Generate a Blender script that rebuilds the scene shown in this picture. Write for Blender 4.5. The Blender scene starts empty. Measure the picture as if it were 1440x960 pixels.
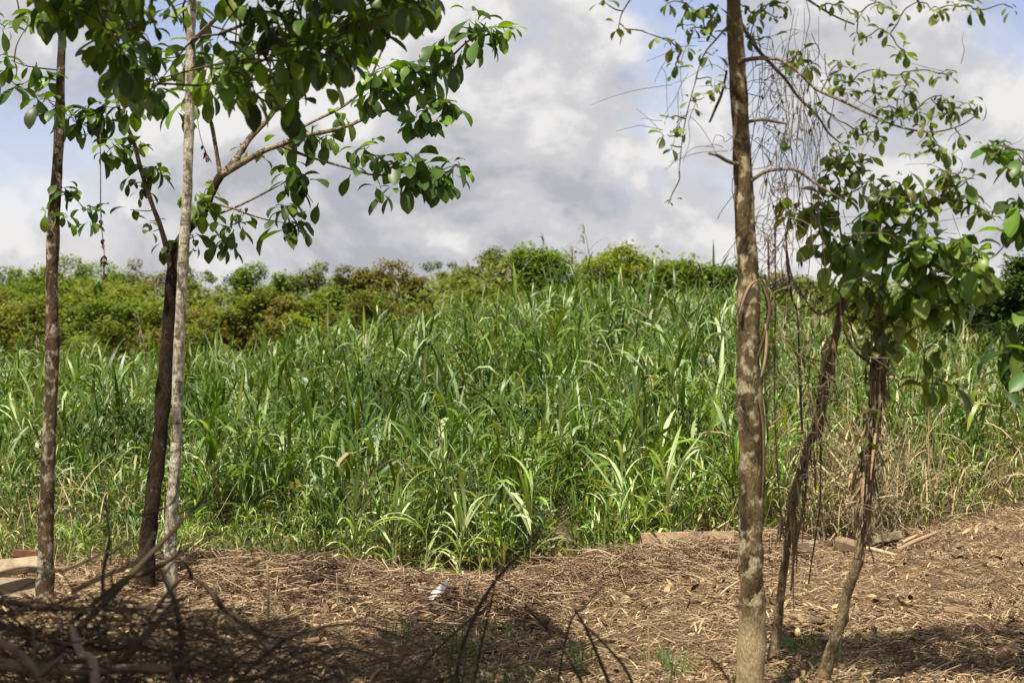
import bpy, math, random
import numpy as np
from mathutils import Vector, Matrix

random.seed(7)
RNG = np.random.default_rng(11)
R = math.radians
scene = bpy.context.scene
COL = scene.collection
PI = math.pi

# ------------------------------------------------------------------ camera, sky, sun
CAM_Z, FPX, HORIZON = 3.4, 2800.0, 440.0
cam_data = bpy.data.cameras.new('camera')
cam = bpy.data.objects.new('camera', cam_data)
COL.objects.link(cam)
cam.location = (0, 0, CAM_Z)
cam.rotation_euler = (R(90), 0, 0)
cam_data.sensor_width = 36.0
cam_data.lens = 36.0 * FPX / 1440.0
cam_data.shift_y = (HORIZON - 480.0) / 1440.0
cam_data.clip_start, cam_data.clip_end = 0.5, 9000
cam_data.dof.use_dof = True
cam_data.dof.focus_distance = 27.0
cam_data.dof.aperture_fstop = 2.2
scene.camera = cam

SUN_TO = Vector((0.20, 0.42, -1.0)).normalized()          # the way the light travels
sun_elev = math.asin(-SUN_TO.z)
sun_az = math.atan2(-SUN_TO.x, -SUN_TO.y)                 # from +Y, towards +X
sun_data = bpy.data.lights.new('sun', 'SUN')
sun_data.energy, sun_data.angle, sun_data.color = 5.0, R(0.53), (1.0, 0.92, 0.77)
sun = bpy.data.objects.new('sun', sun_data)
COL.objects.link(sun)
sun.rotation_euler = SUN_TO.to_track_quat('-Z', 'Y').to_euler()
sun.location = (-4, -6, 30)

scene.view_settings.view_transform = 'Standard'
scene.view_settings.look = 'None'
scene.view_settings.exposure = 0.78
scene.view_settings.gamma = 1.0
scene.cycles.max_bounces = 6
scene.cycles.diffuse_bounces = 3
scene.cycles.glossy_bounces = 2
scene.cycles.transmission_bounces = 4
scene.cycles.caustics_reflective = False
scene.cycles.caustics_refractive = False


class Nodes:
    def __init__(self, tree):
        self.t = tree
        tree.nodes.clear()

    def n(self, kind, **kw):
        nd = self.t.nodes.new(kind)
        for k, v in kw.items():
            if k.startswith('i_'):
                nd.inputs[k[2:].replace('_', ' ')].default_value = v
            else:
                setattr(nd, k, v)
        return nd

    def l(self, a, b):
        self.t.links.new(a, b)

    def ramp(self, fac, stops):
        nd = self.t.nodes.new('ShaderNodeValToRGB')
        el = nd.color_ramp.elements
        while len(el) < len(stops):
            el.new(0.5)
        for e, (p, c) in zip(el, stops):
            e.position = p
            e.color = (c, c, c, 1) if isinstance(c, (int, float)) else (*c, 1)
        self.l(fac, nd.inputs[0])
        return nd.outputs[0]

    def math(self, op, a, b=None, clamp=False):
        nd = self.t.nodes.new('ShaderNodeMath')
        nd.operation, nd.use_clamp = op, clamp
        for i, v in enumerate((a, b)):
            if v is None:
                continue
            if isinstance(v, (int, float)):
                nd.inputs[i].default_value = v
            else:
                self.l(v, nd.inputs[i])
        return nd.outputs[0]

    def mix(self, fac, a, b, blend='MIX'):
        nd = self.t.nodes.new('ShaderNodeMix')
        nd.data_type, nd.blend_type = 'RGBA', blend
        for s, v in ((0, fac), (6, a), (7, b)):
            if isinstance(v, (int, float)):
                nd.inputs[s].default_value = v
            elif isinstance(v, tuple):
                nd.inputs[s].default_value = (*v, 1)
            else:
                self.l(v, nd.inputs[s])
        return nd.outputs[2]

    def noise(self, vec, scale, detail=4.0, rough=0.5, dist=0.0):
        nd = self.t.nodes.new('ShaderNodeTexNoise')
        nd.inputs['Scale'].default_value = scale
        nd.inputs['Detail'].default_value = detail
        nd.inputs['Roughness'].default_value = rough
        nd.inputs['Distortion'].default_value = dist
        if vec is not None:
            self.l(vec, nd.inputs['Vector'])
        return nd

    def mapping(self, vec, loc=(0, 0, 0), scale=(1, 1, 1)):
        nd = self.t.nodes.new('ShaderNodeMapping')
        nd.inputs['Location'].default_value = loc
        nd.inputs['Scale'].default_value = scale
        self.l(vec, nd.inputs['Vector'])
        return nd.outputs[0]


world = bpy.data.worlds.new('World')
scene.world = world
world.use_nodes = True
W_ = Nodes(world.node_tree)
sky = W_.n('ShaderNodeTexSky', sky_type='NISHITA')
sky.sun_disc = False
sky.sun_elevation = sun_elev
sky.sun_rotation = sun_az
sky.air_density, sky.dust_density, sky.ozone_density = 1.0, 0.3, 1.2
tc = W_.n('ShaderNodeTexCoord')
gen = tc.outputs['Generated']


def cloud_noise(loc):
    v = W_.mapping(gen, loc, (1.0, 1.0, 1.35))
    warp = W_.noise(v, 5.0, 3, 0.5)
    wv = W_.n('ShaderNodeVectorMath', operation='MULTIPLY_ADD')
    W_.l(warp.outputs['Color'], wv.inputs[0])
    wv.inputs[1].default_value = (0.10, 0.10, 0.10)
    W_.l(v, wv.inputs[2])
    return W_.noise(wv.outputs[0], 8.5, 10, 0.57).outputs['Fac']


SKY_OFF = (1.1, 0.35, 0.23)
here = cloud_noise(SKY_OFF)
above = cloud_noise((SKY_OFF[0], SKY_OFF[1], SKY_OFF[2] + 0.035))
mask = W_.ramp(here, [(0.36, 0.30), (0.47, 1.0)])
sepd = W_.n('ShaderNodeSeparateXYZ')
W_.l(gen, sepd.inputs[0])
veil = W_.ramp(sepd.outputs['Z'], [(0.0, 1.0), (0.02, 0.6), (0.05, 0.0)])     # clouds close up towards the horizon
mask = W_.math('SUBTRACT', 1.0, W_.math('MULTIPLY', W_.math('SUBTRACT', 1.0, mask), W_.math('SUBTRACT', 1.0, veil)))
lit = W_.math('MULTIPLY_ADD', W_.math('SUBTRACT', here, above), 5.0)
lit.node.inputs[2].default_value = 0.5
big = W_.noise(W_.mapping(gen, (1.3, 0.2, 0.5), (1, 1, 2.2)), 4.0, 4, 0.55).outputs['Fac']
shade = W_.math('ADD', lit, W_.math('MULTIPLY', W_.math('SUBTRACT', big, 0.5), 0.55), clamp=True)
cloud_col = W_.ramp(shade, [(0.05, (2.75, 2.78, 3.05)), (0.5, (3.65, 3.64, 3.78)), (0.95, (5.0, 4.9, 4.84))])
cloud_col.node.color_ramp.interpolation = 'EASE'
CLOUD_SCALE = 1.0
full = W_.mix(mask, W_.mix(1.0, sky.outputs[0], (0.80, 0.72, 0.86), 'MULTIPLY'), cloud_col)
bg = W_.n('ShaderNodeBackground')
bg.inputs['Strength'].default_value = 0.1
W_.l(full, bg.inputs['Color'])
wo = W_.n('ShaderNodeOutputWorld')
W_.l(bg.outputs[0], wo.inputs['Surface'])


# ------------------------------------------------------------------ helpers
def at(px, py, d):
    """World point seen at photograph pixel (px, py) from the standpoint, d metres away."""
    return np.array(((px - 720.0) / FPX * d, d, CAM_Z + (HORIZON - py) / FPX * d))


def sstep(a, b, x):
    t = np.clip((x - a) / (b - a), 0, 1)
    return t * t * (3 - 2 * t)


def vnoise(x, y, seed=0):
    x = np.asarray(x, float)
    y = np.asarray(y, float)
    xi, yi = np.floor(x).astype(np.int64), np.floor(y).astype(np.int64)
    fx, fy = x - xi, y - yi
    fx, fy = fx * fx * (3 - 2 * fx), fy * fy * (3 - 2 * fy)

    def h(a, b):
        n = (a * 374761393 + b * 668265263 + seed * 974711) & 0xFFFFFFFF
        n = ((n ^ (n >> 13)) * 1274126177) & 0xFFFFFFFF
        return ((n ^ (n >> 16)) & 0xFFFF) / 65535.0
    return (h(xi, yi) * (1 - fx) + h(xi + 1, yi) * fx) * (1 - fy) + (h(xi, yi + 1) * (1 - fx) + h(xi + 1, yi + 1) * fx) * fy


EDGE_PX = [-700, -150, 0, 120, 240, 330, 440, 560, 650, 740, 820, 900, 1000, 1060, 1200, 1320, 1440, 1700, 2400]
EDGE_D = [27.5, 27.0, 26.6, 26.4, 26.5, 26.4, 25.9, 24.8, 24.0, 24.3, 25.6, 26.8, 28.6, 28.8, 29.6, 32.0, 34.5, 36, 38]


def px_of(x, y):
    return 720 + FPX * x / np.maximum(y, 1.0)


def edge_of(x, y):
    return np.interp(px_of(x, y), EDGE_PX, EDGE_D)


def ground_h(x, y):
    x = np.asarray(x, float)
    y = np.asarray(y, float)
    e = y - edge_of(x, y)
    px = px_of(x, y)
    rise = sstep(29, 74, y) * (1 - 0.9 * sstep(80, 104, y))
    z = rise * (0.12 + 2.05 * np.exp(-((x - 4.2) / 7.6) ** 2) + 0.35 * sstep(5, 16, x))
    row = np.exp(-((e + 1.5) / 0.9) ** 2) * sstep(120, 300, px) * (1 - sstep(1080, 1200, px))
    z = z + row * (0.06 + 0.12 * vnoise(x * 1.3, y * 0.7, 3))
    z = z + 0.95 * sstep(14.6, 11.6, y) * sstep(3.5, 5.0, y)
    near = sstep(90, 40, y)
    z = z + near * (0.10 * (vnoise(x * 0.5, y * 0.5, 5) - 0.5) + 0.05 * (vnoise(x * 2.1, y * 2.1, 6) - 0.5))
    return z


class MB:
    """Collects quads with a colour per vertex; build() links them as ONE mesh object."""

    def __init__(self):
        self.v, self.f, self.c, self.n = [], [], [], 0

    def add(self, v, f, c):
        v = np.asarray(v, float).reshape(-1, 3)
        f = np.asarray(f, np.int64).reshape(-1, 4)
        c = np.asarray(c, float)
        if c.ndim == 1:
            c = np.tile(c, (len(v), 1))
        self.v.append(v)
        self.f.append(f + self.n)
        self.c.append(c)
        self.n += len(v)

    def mesh(self, name, mat, origin=(0, 0, 0), smooth=True):
        v = np.concatenate(self.v) - np.asarray(origin, float)
        f = np.concatenate(self.f).astype(np.int32)
        c = np.concatenate(self.c)
        me = bpy.data.meshes.new(name)
        me.vertices.add(len(v))
        me.vertices.foreach_set('co', v.astype(np.float32).ravel())
        me.loops.add(f.size)
        me.loops.foreach_set('vertex_index', f.ravel())
        me.polygons.add(len(f))
        me.polygons.foreach_set('loop_start', np.arange(0, f.size, 4, dtype=np.int32))
        me.polygons.foreach_set('loop_total', np.full(len(f), 4, dtype=np.int32))
        me.polygons.foreach_set('use_smooth', np.full(len(f), smooth, dtype=bool))
        a = me.attributes.new('col', 'FLOAT_COLOR', 'POINT')
        a.data.foreach_set('color', np.concatenate([c, np.ones((len(c), 1))], axis=1).astype(np.float32).ravel())
        me.materials.append(mat)
        me.update()
        me.validate()
        return me

    def build(self, name, mat, parent=None, origin=None, smooth=True):
        if origin is None:
            origin = tuple(parent.location) if parent is not None else (0, 0, 0)
            local = (0, 0, 0)
        else:
            local = (0, 0, 0)
        o = bpy.data.objects.new(name, self.mesh(name, mat, origin, smooth))
        COL.objects.link(o)
        if parent is not None:
            o.parent = parent
        else:
            o.location = origin
        return o


def tag(o, label=None, cat=None, group=None, kind=None):
    if label:
        o['label'] = label
    if cat:
        o['category'] = cat
    if group:
        o['group'] = group
    if kind:
        o['kind'] = kind
    return o


def thing(name, loc, label, cat, group=None):
    o = bpy.data.objects.new(name, None)
    o.empty_display_size = 0.2
    COL.objects.link(o)
    o.location = tuple(float(q) for q in loc)
    return tag(o, label, cat, group)


def link(name, mesh, parent=None, loc=(0, 0, 0), rot=(0, 0, 0), scale=(1, 1, 1)):
    o = bpy.data.objects.new(name, mesh)
    COL.objects.link(o)
    o.parent = parent
    o.location, o.rotation_euler, o.scale = loc, rot, scale
    return o


def ribbons(mb, base, az, el, droop, length, width, prof, col, fold=0.0, twist=0.0, rib=1.0, power=1.3):
    """Blade-like leaves: N ribbons that start at base, rise at el, bend down by droop."""
    base = np.atleast_2d(np.asarray(base, float))
    N = len(base)
    b = lambda q: np.broadcast_to(np.asarray(q, float), (N,))
    az, el, droop, length, width, twist = map(b, (az, el, droop, length, width, twist))
    col = np.broadcast_to(np.asarray(col, float), (N, 3))
    prof = np.asarray(prof, float)
    S = len(prof) - 1
    h = np.stack([np.cos(az), np.sin(az), np.zeros(N)], 1)
    side0 = np.stack([-np.sin(az), np.cos(az), np.zeros(N)], 1)
    up = np.array([0, 0, 1.0])
    p = base.copy()
    cols = 3 if fold else 2
    V = np.zeros((N, S + 1, cols, 3))
    for k in range(S + 1):
        th = el - droop * (k / S) ** power
        nrm = -np.sin(th)[:, None] * h + np.cos(th)[:, None] * up
        tw = twist * (k / S)
        sd = side0 * np.cos(tw)[:, None] + nrm * np.sin(tw)[:, None]
        w = (width * prof[k] * 0.5)[:, None]
        if cols == 2:
            V[:, k, 0] = p - sd * w
            V[:, k, 1] = p + sd * w
        else:
            V[:, k, 0] = p - sd * w + nrm * w * fold
            V[:, k, 1] = p
            V[:, k, 2] = p + sd * w + nrm * w * fold
        if k < S:
            tm = el - droop * ((k + 0.5) / S) ** power
            p = p + (np.cos(tm)[:, None] * h + np.sin(tm)[:, None] * up) * (length / S)[:, None]
    f = []
    for k in range(S):
        for c in range(cols - 1):
            a = k * cols + c
            f.append((a, a + 1, a + 1 + cols, a + cols))
    f = np.array(f)
    per = (S + 1) * cols
    F = (f[None] + (np.arange(N) * per)[:, None, None]).reshape(-1, 4)
    C = np.repeat(col[:, None, :], per, axis=1).reshape(N, S + 1, cols, 3)
    if cols == 3 and rib != 1.0:
        C = C.copy()
        C[:, :, 1] = np.clip(C[:, :, 1] * rib, 0, 1)
    mb.add(V, F, C.reshape(-1, 3))


def sticks(mb, a, b, ra, rb, col, sides=3, sag=None):
    """N straight or bent thin rods from a to b."""
    a, b = np.atleast_2d(a).astype(float), np.atleast_2d(b).astype(float)
    N = len(a)
    ra, rb = np.broadcast_to(ra, (N,)), np.broadcast_to(rb, (N,))
    col = np.broadcast_to(np.asarray(col, float), (N, 3))
    d = b - a
    d = d / np.maximum(np.linalg.norm(d, axis=1, keepdims=True), 1e-6)
    ref = np.where(np.abs(d[:, 2:3]) > 0.9, np.array([[1.0, 0, 0]]), np.array([[0, 0, 1.0]]))
    u = np.cross(d, ref)
    u /= np.linalg.norm(u, axis=1, keepdims=True)
    w = np.cross(d, u)
    rows = [(a, ra), (b, rb)] if sag is None else [(a, ra), ((a + b) / 2 + sag, (ra + rb) / 2), (b, rb)]
    nr = len(rows)
    V = np.zeros((N, nr, sides, 3))
    for k, (p, r) in enumerate(rows):
        for s in range(sides):
            t = 2 * PI * s / sides
            V[:, k, s] = p + (u * math.cos(t) + w * math.sin(t)) * r[:, None]
    f = []
    for k in range(nr - 1):
        for s in range(sides):
            s2 = (s + 1) % sides
            f.append((k * sides + s, k * sides + s2, (k + 1) * sides + s2, (k + 1) * sides + s))
    f = np.array(f)
    per = nr * sides
    F = (f[None] + (np.arange(N) * per)[:, None, None]).reshape(-1, 4)
    mb.add(V, F, np.repeat(col, per, axis=0))


def smooth_path(pts, rad, sub):
    pts = np.asarray(pts, float)
    rad = np.asarray(rad, float)
    P, Q = [], []
    n = len(pts)
    for i in range(n - 1):
        p0, p1, p2, p3 = pts[max(i - 1, 0)], pts[i], pts[i + 1], pts[min(i + 2, n - 1)]
        for k in range(sub):
            t = k / sub
            P.append(0.5 * (2 * p1 + (p2 - p0) * t + (2 * p0 - 5 * p1 + 4 * p2 - p3) * t * t + (3 * p1 - p0 - 3 * p2 + p3) * t ** 3))
            Q.append(rad[i] * (1 - t) + rad[i + 1] * t)
    P.append(pts[-1])
    Q.append(rad[-1])
    return np.array(P), np.array(Q)


def tube(mb, pts, rad, col=(0.2, 0.15, 0.1), sides=8, sub=5, rough=0.0, seed=0, flare=0.0):
    P, Q = smooth_path(pts, rad, sub)
    n = len(P)
    T = np.gradient(P, axis=0)
    T /= np.linalg.norm(T, axis=1, keepdims=True)
    u = np.cross(T[0], [0.3, 1, 0.1])
    u /= np.linalg.norm(u)
    V = np.zeros((n, sides, 3))
    for i in range(n):
        u = u - T[i] * np.dot(u, T[i])
        u /= np.linalg.norm(u)
        w = np.cross(T[i], u)
        for s in range(sides):
            t = 2 * PI * s / sides
            r = Q[i]
            if rough:
                r = r * (1 + 1.1 * rough * (vnoise(i * 0.35 + seed, 2.5, seed + 7) - 0.5) + rough * (vnoise(s * 0.9 + seed, i * 0.55, seed) - 0.5) * 2 + rough * 0.6 * (vnoise(s * 1.7, i * 1.3, seed + 1) - 0.5))
            if flare and i < 4:
                r = r * (1 + flare * (1 - i / 4.0) ** 2 * (0.6 + 0.8 * vnoise(s * 0.8, 0, seed + 4)))
            V[i, s] = P[i] + (u * math.cos(t) + w * math.sin(t)) * r
    V = V.reshape(-1, 3)
    f = []
    for i in range(n - 1):
        for s in range(sides):
            s2 = (s + 1) % sides
            f.append((i * sides + s, i * sides + s2, (i + 1) * sides + s2, (i + 1) * sides + s))
    k = len(V)
    V = np.concatenate([V, [P[0]], [P[-1]]])
    for s in range(0, sides, 2):                      # end caps as fans of quads
        f.append((k, (s + 2) % sides, (s + 1) % sides, s))
        o = (n - 1) * sides
        f.append((k + 1, o + s, o + (s + 1) % sides, o + (s + 2) % sides))
    mb.add(V, f, col)
    return P


def slab(mb, centre, size, rz=0.0, rx=0.0, ry=0.0, col=(0.4, 0.3, 0.2), nx=10, warp=0.02, chip=0.06, seed=0):
    """A weathered board: a long box whose edges wander, one end splintered."""
    sx, sy, sz = size
    bev = min(sy, sz) * 0.12
    ring = [(-sy / 2 + bev, -sz / 2), (sy / 2 - bev, -sz / 2), (sy / 2, -sz / 2 + bev), (sy / 2, sz / 2 - bev),
            (sy / 2 - bev, sz / 2), (-sy / 2 + bev, sz / 2), (-sy / 2, sz / 2 - bev), (-sy / 2, -sz / 2 + bev)]
    M = (Matrix.Rotation(rz, 3, 'Z') @ Matrix.Rotation(rx, 3, 'X') @ Matrix.Rotation(ry, 3, 'Y'))
    V = []
    for i in range(nx + 1):
        t = i / nx
        for j, (a, b) in enumerate(ring):
            x = (t - 0.5) * sx
            if i in (0, nx):
                x += chip * sx * (float(vnoise(j * 1.3, i, seed)) - 0.5)
            q = Vector((x, a + warp * sy * (float(vnoise(t * 6, j * .7, seed + 1)) - .5) * 2,
                        b + warp * sx * 0.25 * math.sin(t * PI) + warp * sz * (float(vnoise(t * 7, j, seed + 2)) - .5) * 2))
            V.append(M @ q)
    f = []
    for i in range(nx):
        for j in range(8):
            j2 = (j + 1) % 8
            f.append((i * 8 + j, i * 8 + j2, (i + 1) * 8 + j2, (i + 1) * 8 + j))
    for o, flip in ((0, True), (nx * 8, False)):
        for q in ((0, 1, 2, 3), (0, 3, 4, 7), (7, 4, 5, 6)):
            q = tuple(o + z for z in q)
            f.append(q[::-1] if flip else q)
    mb.add(np.array(V) + np.asarray(centre, float), f, col)


# ------------------------------------------------------------------ materials
def new_mat(name):
    m = bpy.data.materials.new(name)
    m.use_nodes = True
    return m, Nodes(m.node_tree)


def leaf_material(name, rough=0.4, trans=0.35, warm=(1.25, 1.15, 0.5), spec=0.5, vary=0.3, hue=0.02, mottled=0.25):
    m, N = new_mat(name)
    a = N.n('ShaderNodeAttribute', attribute_name='col')
    info = N.n('ShaderNodeObjectInfo')
    hs = N.n('ShaderNodeHueSaturation')
    N.l(a.outputs['Color'], hs.inputs['Color'])
    v = N.math('MULTIPLY_ADD', info.outputs['Random'], vary)
    v.node.inputs[2].default_value = 1 - vary / 2
    N.l(v, hs.inputs['Value'])
    hv = N.math('MULTIPLY_ADD', info.outputs['Random'], hue)
    hv.node.inputs[2].default_value = 0.5 - hue / 2
    N.l(hv, hs.inputs['Hue'])
    geo = N.n('ShaderNodeNewGeometry')
    nz = N.noise(geo.outputs['Position'], 9.0, 3, 0.6)
    c = N.mix(N.ramp(nz.outputs['Fac'], [(0.4, 0.0), (0.7, mottled)]), hs.outputs[0], (0.16, 0.15, 0.05))
    p = N.n('ShaderNodeBsdfPrincipled')
    N.l(c, p.inputs['Base Color'])
    p.inputs['Roughness'].default_value = rough
    p.inputs['Specular IOR Level'].default_value = spec
    t = N.n('ShaderNodeBsdfTranslucent')
    tcol = N.mix(1.0, c, warm, 'MULTIPLY')
    N.l(tcol, t.inputs['Color'])
    mx = N.n('ShaderNodeMixShader')
    mx.inputs[0].default_value = trans
    N.l(p.outputs[0], mx.inputs[1])
    N.l(t.outputs[0], mx.inputs[2])
    o = N.n('ShaderNodeOutputMaterial')
    N.l(mx.outputs[0], o.inputs['Surface'])
    return m


def bark_material(name, dark, mid, pale, patch=(0.5, 0.62), scale=9.0, rings=False, stretch=0.45, foot=None):
    m, N = new_mat(name)
    geo = N.n('ShaderNodeNewGeometry')
    pos = N.mapping(geo.outputs['Position'], (0, 0, 0), (1, 1, stretch))
    a = N.noise(pos, scale, 6, 0.62, 0.6)
    b = N.noise(N.mapping(geo.outputs['Position'], (4, 2, 1), (1, 1, 0.8)), scale * 1.6, 5, 0.6, 0.3)
    fine = N.noise(N.mapping(geo.outputs['Position'], (0, 0, 0), (3, 3, 0.5)), 28, 4, 0.6)
    c = N.mix(N.ramp(a.outputs['Fac'], [(0.35, 0.0), (0.62, 1.0)]), dark, mid)
    c = N.mix(N.ramp(b.outputs['Fac'], [(patch[0], 0.0), (patch[1], 1.0)]), c, pale)
    c = N.mix(0.35, c, fine.outputs['Fac'], 'OVERLAY')
    h = fine.outputs['Fac']
    if rings:
        w = N.noise(N.mapping(geo.outputs['Position'], (0, 0, 0), (0.7, 0.7, 9.0)), 3.0, 3, 0.6, 0.4)
        c = N.mix(N.ramp(w.outputs['Fac'], [(0.60, 0.0), (0.66, 0.75)]), c, dark)
    if foot:                                        # bark worn smooth and tan at the foot of the trunk
        sp = N.n('ShaderNodeSeparateXYZ')
        N.l(geo.outputs['Position'], sp.inputs[0])
        hz = N.math('ADD', sp.outputs['Z'], N.math('MULTIPLY', N.math('SUBTRACT', a.outputs['Fac'], 0.5), 0.5))
        tan_ = N.mix(0.3, foot, fine.outputs['Fac'], 'OVERLAY')
        c = N.mix(N.ramp(N.math('MULTIPLY', hz, 0.5), [(0.30, 1.0), (0.42, 0.0)]), c, tan_)
    p = N.n('ShaderNodeBsdfPrincipled')
    N.l(c, p.inputs['Base Color'])
    p.inputs['Roughness'].default_value = 0.9
    p.inputs['Specular IOR Level'].default_value = 0.2
    bump = N.n('ShaderNodeBump')
    bump.inputs['Strength'].default_value = 0.9
    bump.inputs['Distance'].default_value = 0.045
    N.l(N.math('ADD', a.outputs['Fac'], h), bump.inputs['Height'])
    N.l(bump.outputs[0], p.inputs['Normal'])
    o = N.n('ShaderNodeOutputMaterial')
    N.l(p.outputs[0], o.inputs['Surface'])
    return m


def matte_material(name, rough=0.85, grain=22.0, amount=0.5, stain=None, bump_d=0.004):
    """Colour from the mesh's own 'col', broken up by grain and stains."""
    m, N = new_mat(name)
    a = N.n('ShaderNodeAttribute', attribute_name='col')
    geo = N.n('ShaderNodeNewGeometry')
    nz = N.noise(geo.outputs['Position'], grain, 5, 0.65, 0.4)
    c = N.mix(amount, a.outputs['Color'], nz.outputs['Fac'], 'OVERLAY')
    if stain:
        s = N.noise(N.mapping(geo.outputs['Position'], (3, 1, 7), (1, 1, 1)), 4.5, 5, 0.6, 0.8)
        c = N.mix(N.ramp(s.outputs['Fac'], [(0.5, 0.0), (0.68, 0.8)]), c, stain)
    p = N.n('ShaderNodeBsdfPrincipled')
    N.l(c, p.inputs['Base Color'])
    p.inputs['Roughness'].default_value = rough
    p.inputs['Specular IOR Level'].default_value = 0.25
    bump = N.n('ShaderNodeBump')
    bump.inputs['Strength'].default_value = 0.6
    bump.inputs['Distance'].default_value = bump_d
    N.l(nz.outputs['Fac'], bump.inputs['Height'])
    N.l(bump.outputs[0], p.inputs['Normal'])
    o = N.n('ShaderNodeOutputMaterial')
    N.l(p.outputs[0], o.inputs['Surface'])
    return m


def ground_material():
    m, N = new_mat('earth')
    geo = N.n('ShaderNodeNewGeometry')
    pos = geo.outputs['Position']
    a = N.noise(pos, 0.9, 6, 0.6, 0.5)
    b = N.noise(pos, 7.0, 6, 0.65, 0.3)
    f = N.noise(N.mapping(pos, (0, 0, 0), (1, 1.8, 1)), 45.0, 5, 0.7)
    c = N.mix(N.ramp(a.outputs['Fac'], [(0.35, 0.0), (0.65, 1.0)]), (0.075, 0.043, 0.023), (0.150, 0.090, 0.047))
    c = N.mix(N.ramp(b.outputs['Fac'], [(0.42, 0.0), (0.62, 0.8)]), c, (0.25, 0.16, 0.088))
    c = N.mix(N.ramp(f.outputs['Fac'], [(0.5, 0.0), (0.64, 0.75)]), c, (0.40, 0.29, 0.18))
    c = N.mix(N.ramp(f.outputs['Fac'], [(0.34, 0.75), (0.44, 0.0)]), c, (0.05, 0.03, 0.018))
    p = N.n('ShaderNodeBsdfPrincipled')
    N.l(c, p.inputs['Base Color'])
    p.inputs['Roughness'].default_value = 0.95
    p.inputs['Specular IOR Level'].default_value = 0.15
    bump = N.n('ShaderNodeBump')
    bump.inputs['Strength'].default_value = 1.0
    bump.inputs['Distance'].default_value = 0.05
    N.l(N.math('ADD', b.outputs['Fac'], f.outputs['Fac']), bump.inputs['Height'])
    N.l(bump.outputs[0], p.inputs['Normal'])
    o = N.n('ShaderNodeOutputMaterial')
    N.l(p.outputs[0], o.inputs['Surface'])
    return m


M_EARTH = ground_material()
M_CANE = leaf_material('cane_leaf', 0.40, 0.26, (1.3, 1.2, 0.3), 0.38, 0.35, 0.03, 0.15)
M_LEAF = leaf_material('broad_leaf', 0.42, 0.34, (1.9, 2.1, 0.30), 0.42, 0.7, 0.035, 0.2)
M_FAR = leaf_material('far_leaf', 0.6, 0.45, (1.3, 1.2, 0.45), 0.2, 0.0, 0.0, 0.1)
M_WEED = leaf_material('weed_leaf', 0.5, 0.35, (1.3, 1.2, 0.4), 0.35, 0.0, 0.0, 0.1)
M_STRAW = matte_material('dry_straw', 0.7, 18, 0.35)
M_DEAD = matte_material('dead_wood', 0.9, 30, 0.6, (0.06, 0.04, 0.025), 0.006)
M_BOARD = matte_material('weathered_board', 0.85, 14, 0.75, (0.10, 0.06, 0.035))
M_PALE = matte_material('pale_slab', 0.9, 10, 0.6, (0.16, 0.10, 0.055))
M_PAPER = matte_material('white_card', 0.6, 12, 0.15)
M_TWIG = matte_material('twig_bark', 0.85, 25, 0.5)
M_BARK_A = bark_material('lichen_bark', (0.030, 0.021, 0.013), (0.135, 0.092, 0.052), (0.42, 0.37, 0.27), (0.50, 0.62), 6)
M_BARK_B = bark_material('dark_bark', (0.014, 0.009, 0.006), (0.048, 0.028, 0.016), (0.17, 0.10, 0.055), (0.60, 0.70), 8)
M_BARK_C = bark_material('pale_ringed_bark', (0.09, 0.065, 0.04), (0.44, 0.38, 0.28), (0.62, 0.57, 0.46), (0.46, 0.58), 8, True)
M_BARK_D = bark_material('mottled_bark', (0.038, 0.027, 0.012), (0.205, 0.150, 0.072), (0.48, 0.41, 0.26), (0.52, 0.61), 6.0, foot=(0.42, 0.335, 0.19))
M_BARK_E = bark_material('tan_bark', (0.07, 0.05, 0.028), (0.26, 0.19, 0.11), (0.40, 0.32, 0.21), (0.55, 0.66), 8)
M_BARK_LIMB = bark_material('limb_bark', (0.07, 0.05, 0.03), (0.25, 0.19, 0.12), (0.42, 0.36, 0.27), (0.52, 0.62), 12)

# ------------------------------------------------------------------ ground
ys = np.concatenate([np.linspace(-40, 8, 14), np.arange(8.3, 40, 0.3), np.arange(40, 110, 1.6), np.geomspace(112, 6000, 22)])
us = np.linspace(-1, 1, 141)
X = us[None, :] * (ys[:, None].clip(12) * 0.42 + 4 + 3 * np.maximum(ys[:, None] - 90, 0) + 60 * (ys[:, None] < 8))
Y = np.broadcast_to(ys[:, None], X.shape)
Z = ground_h(X, Y)
gv = np.stack([X, Y, Z], -1)
nr, nc = X.shape
ii, jj = np.meshgrid(np.arange(nr - 1), np.arange(nc - 1), indexing='ij')
k0 = (ii * nc + jj).ravel()
gb = MB()
gb.add(gv, np.stack([k0, k0 + 1, k0 + nc + 1, k0 + nc], 1), (0.2, 0.13, 0.08))
tag(gb.build('ground', M_EARTH), 'brown cleared soil rising to a low green ridge', kind='structure')

# ------------------------------------------------------------------ cane thicket
CANE_PROF = [0.4, 1.0, 0.95, 0.7, 0.06]


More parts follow.
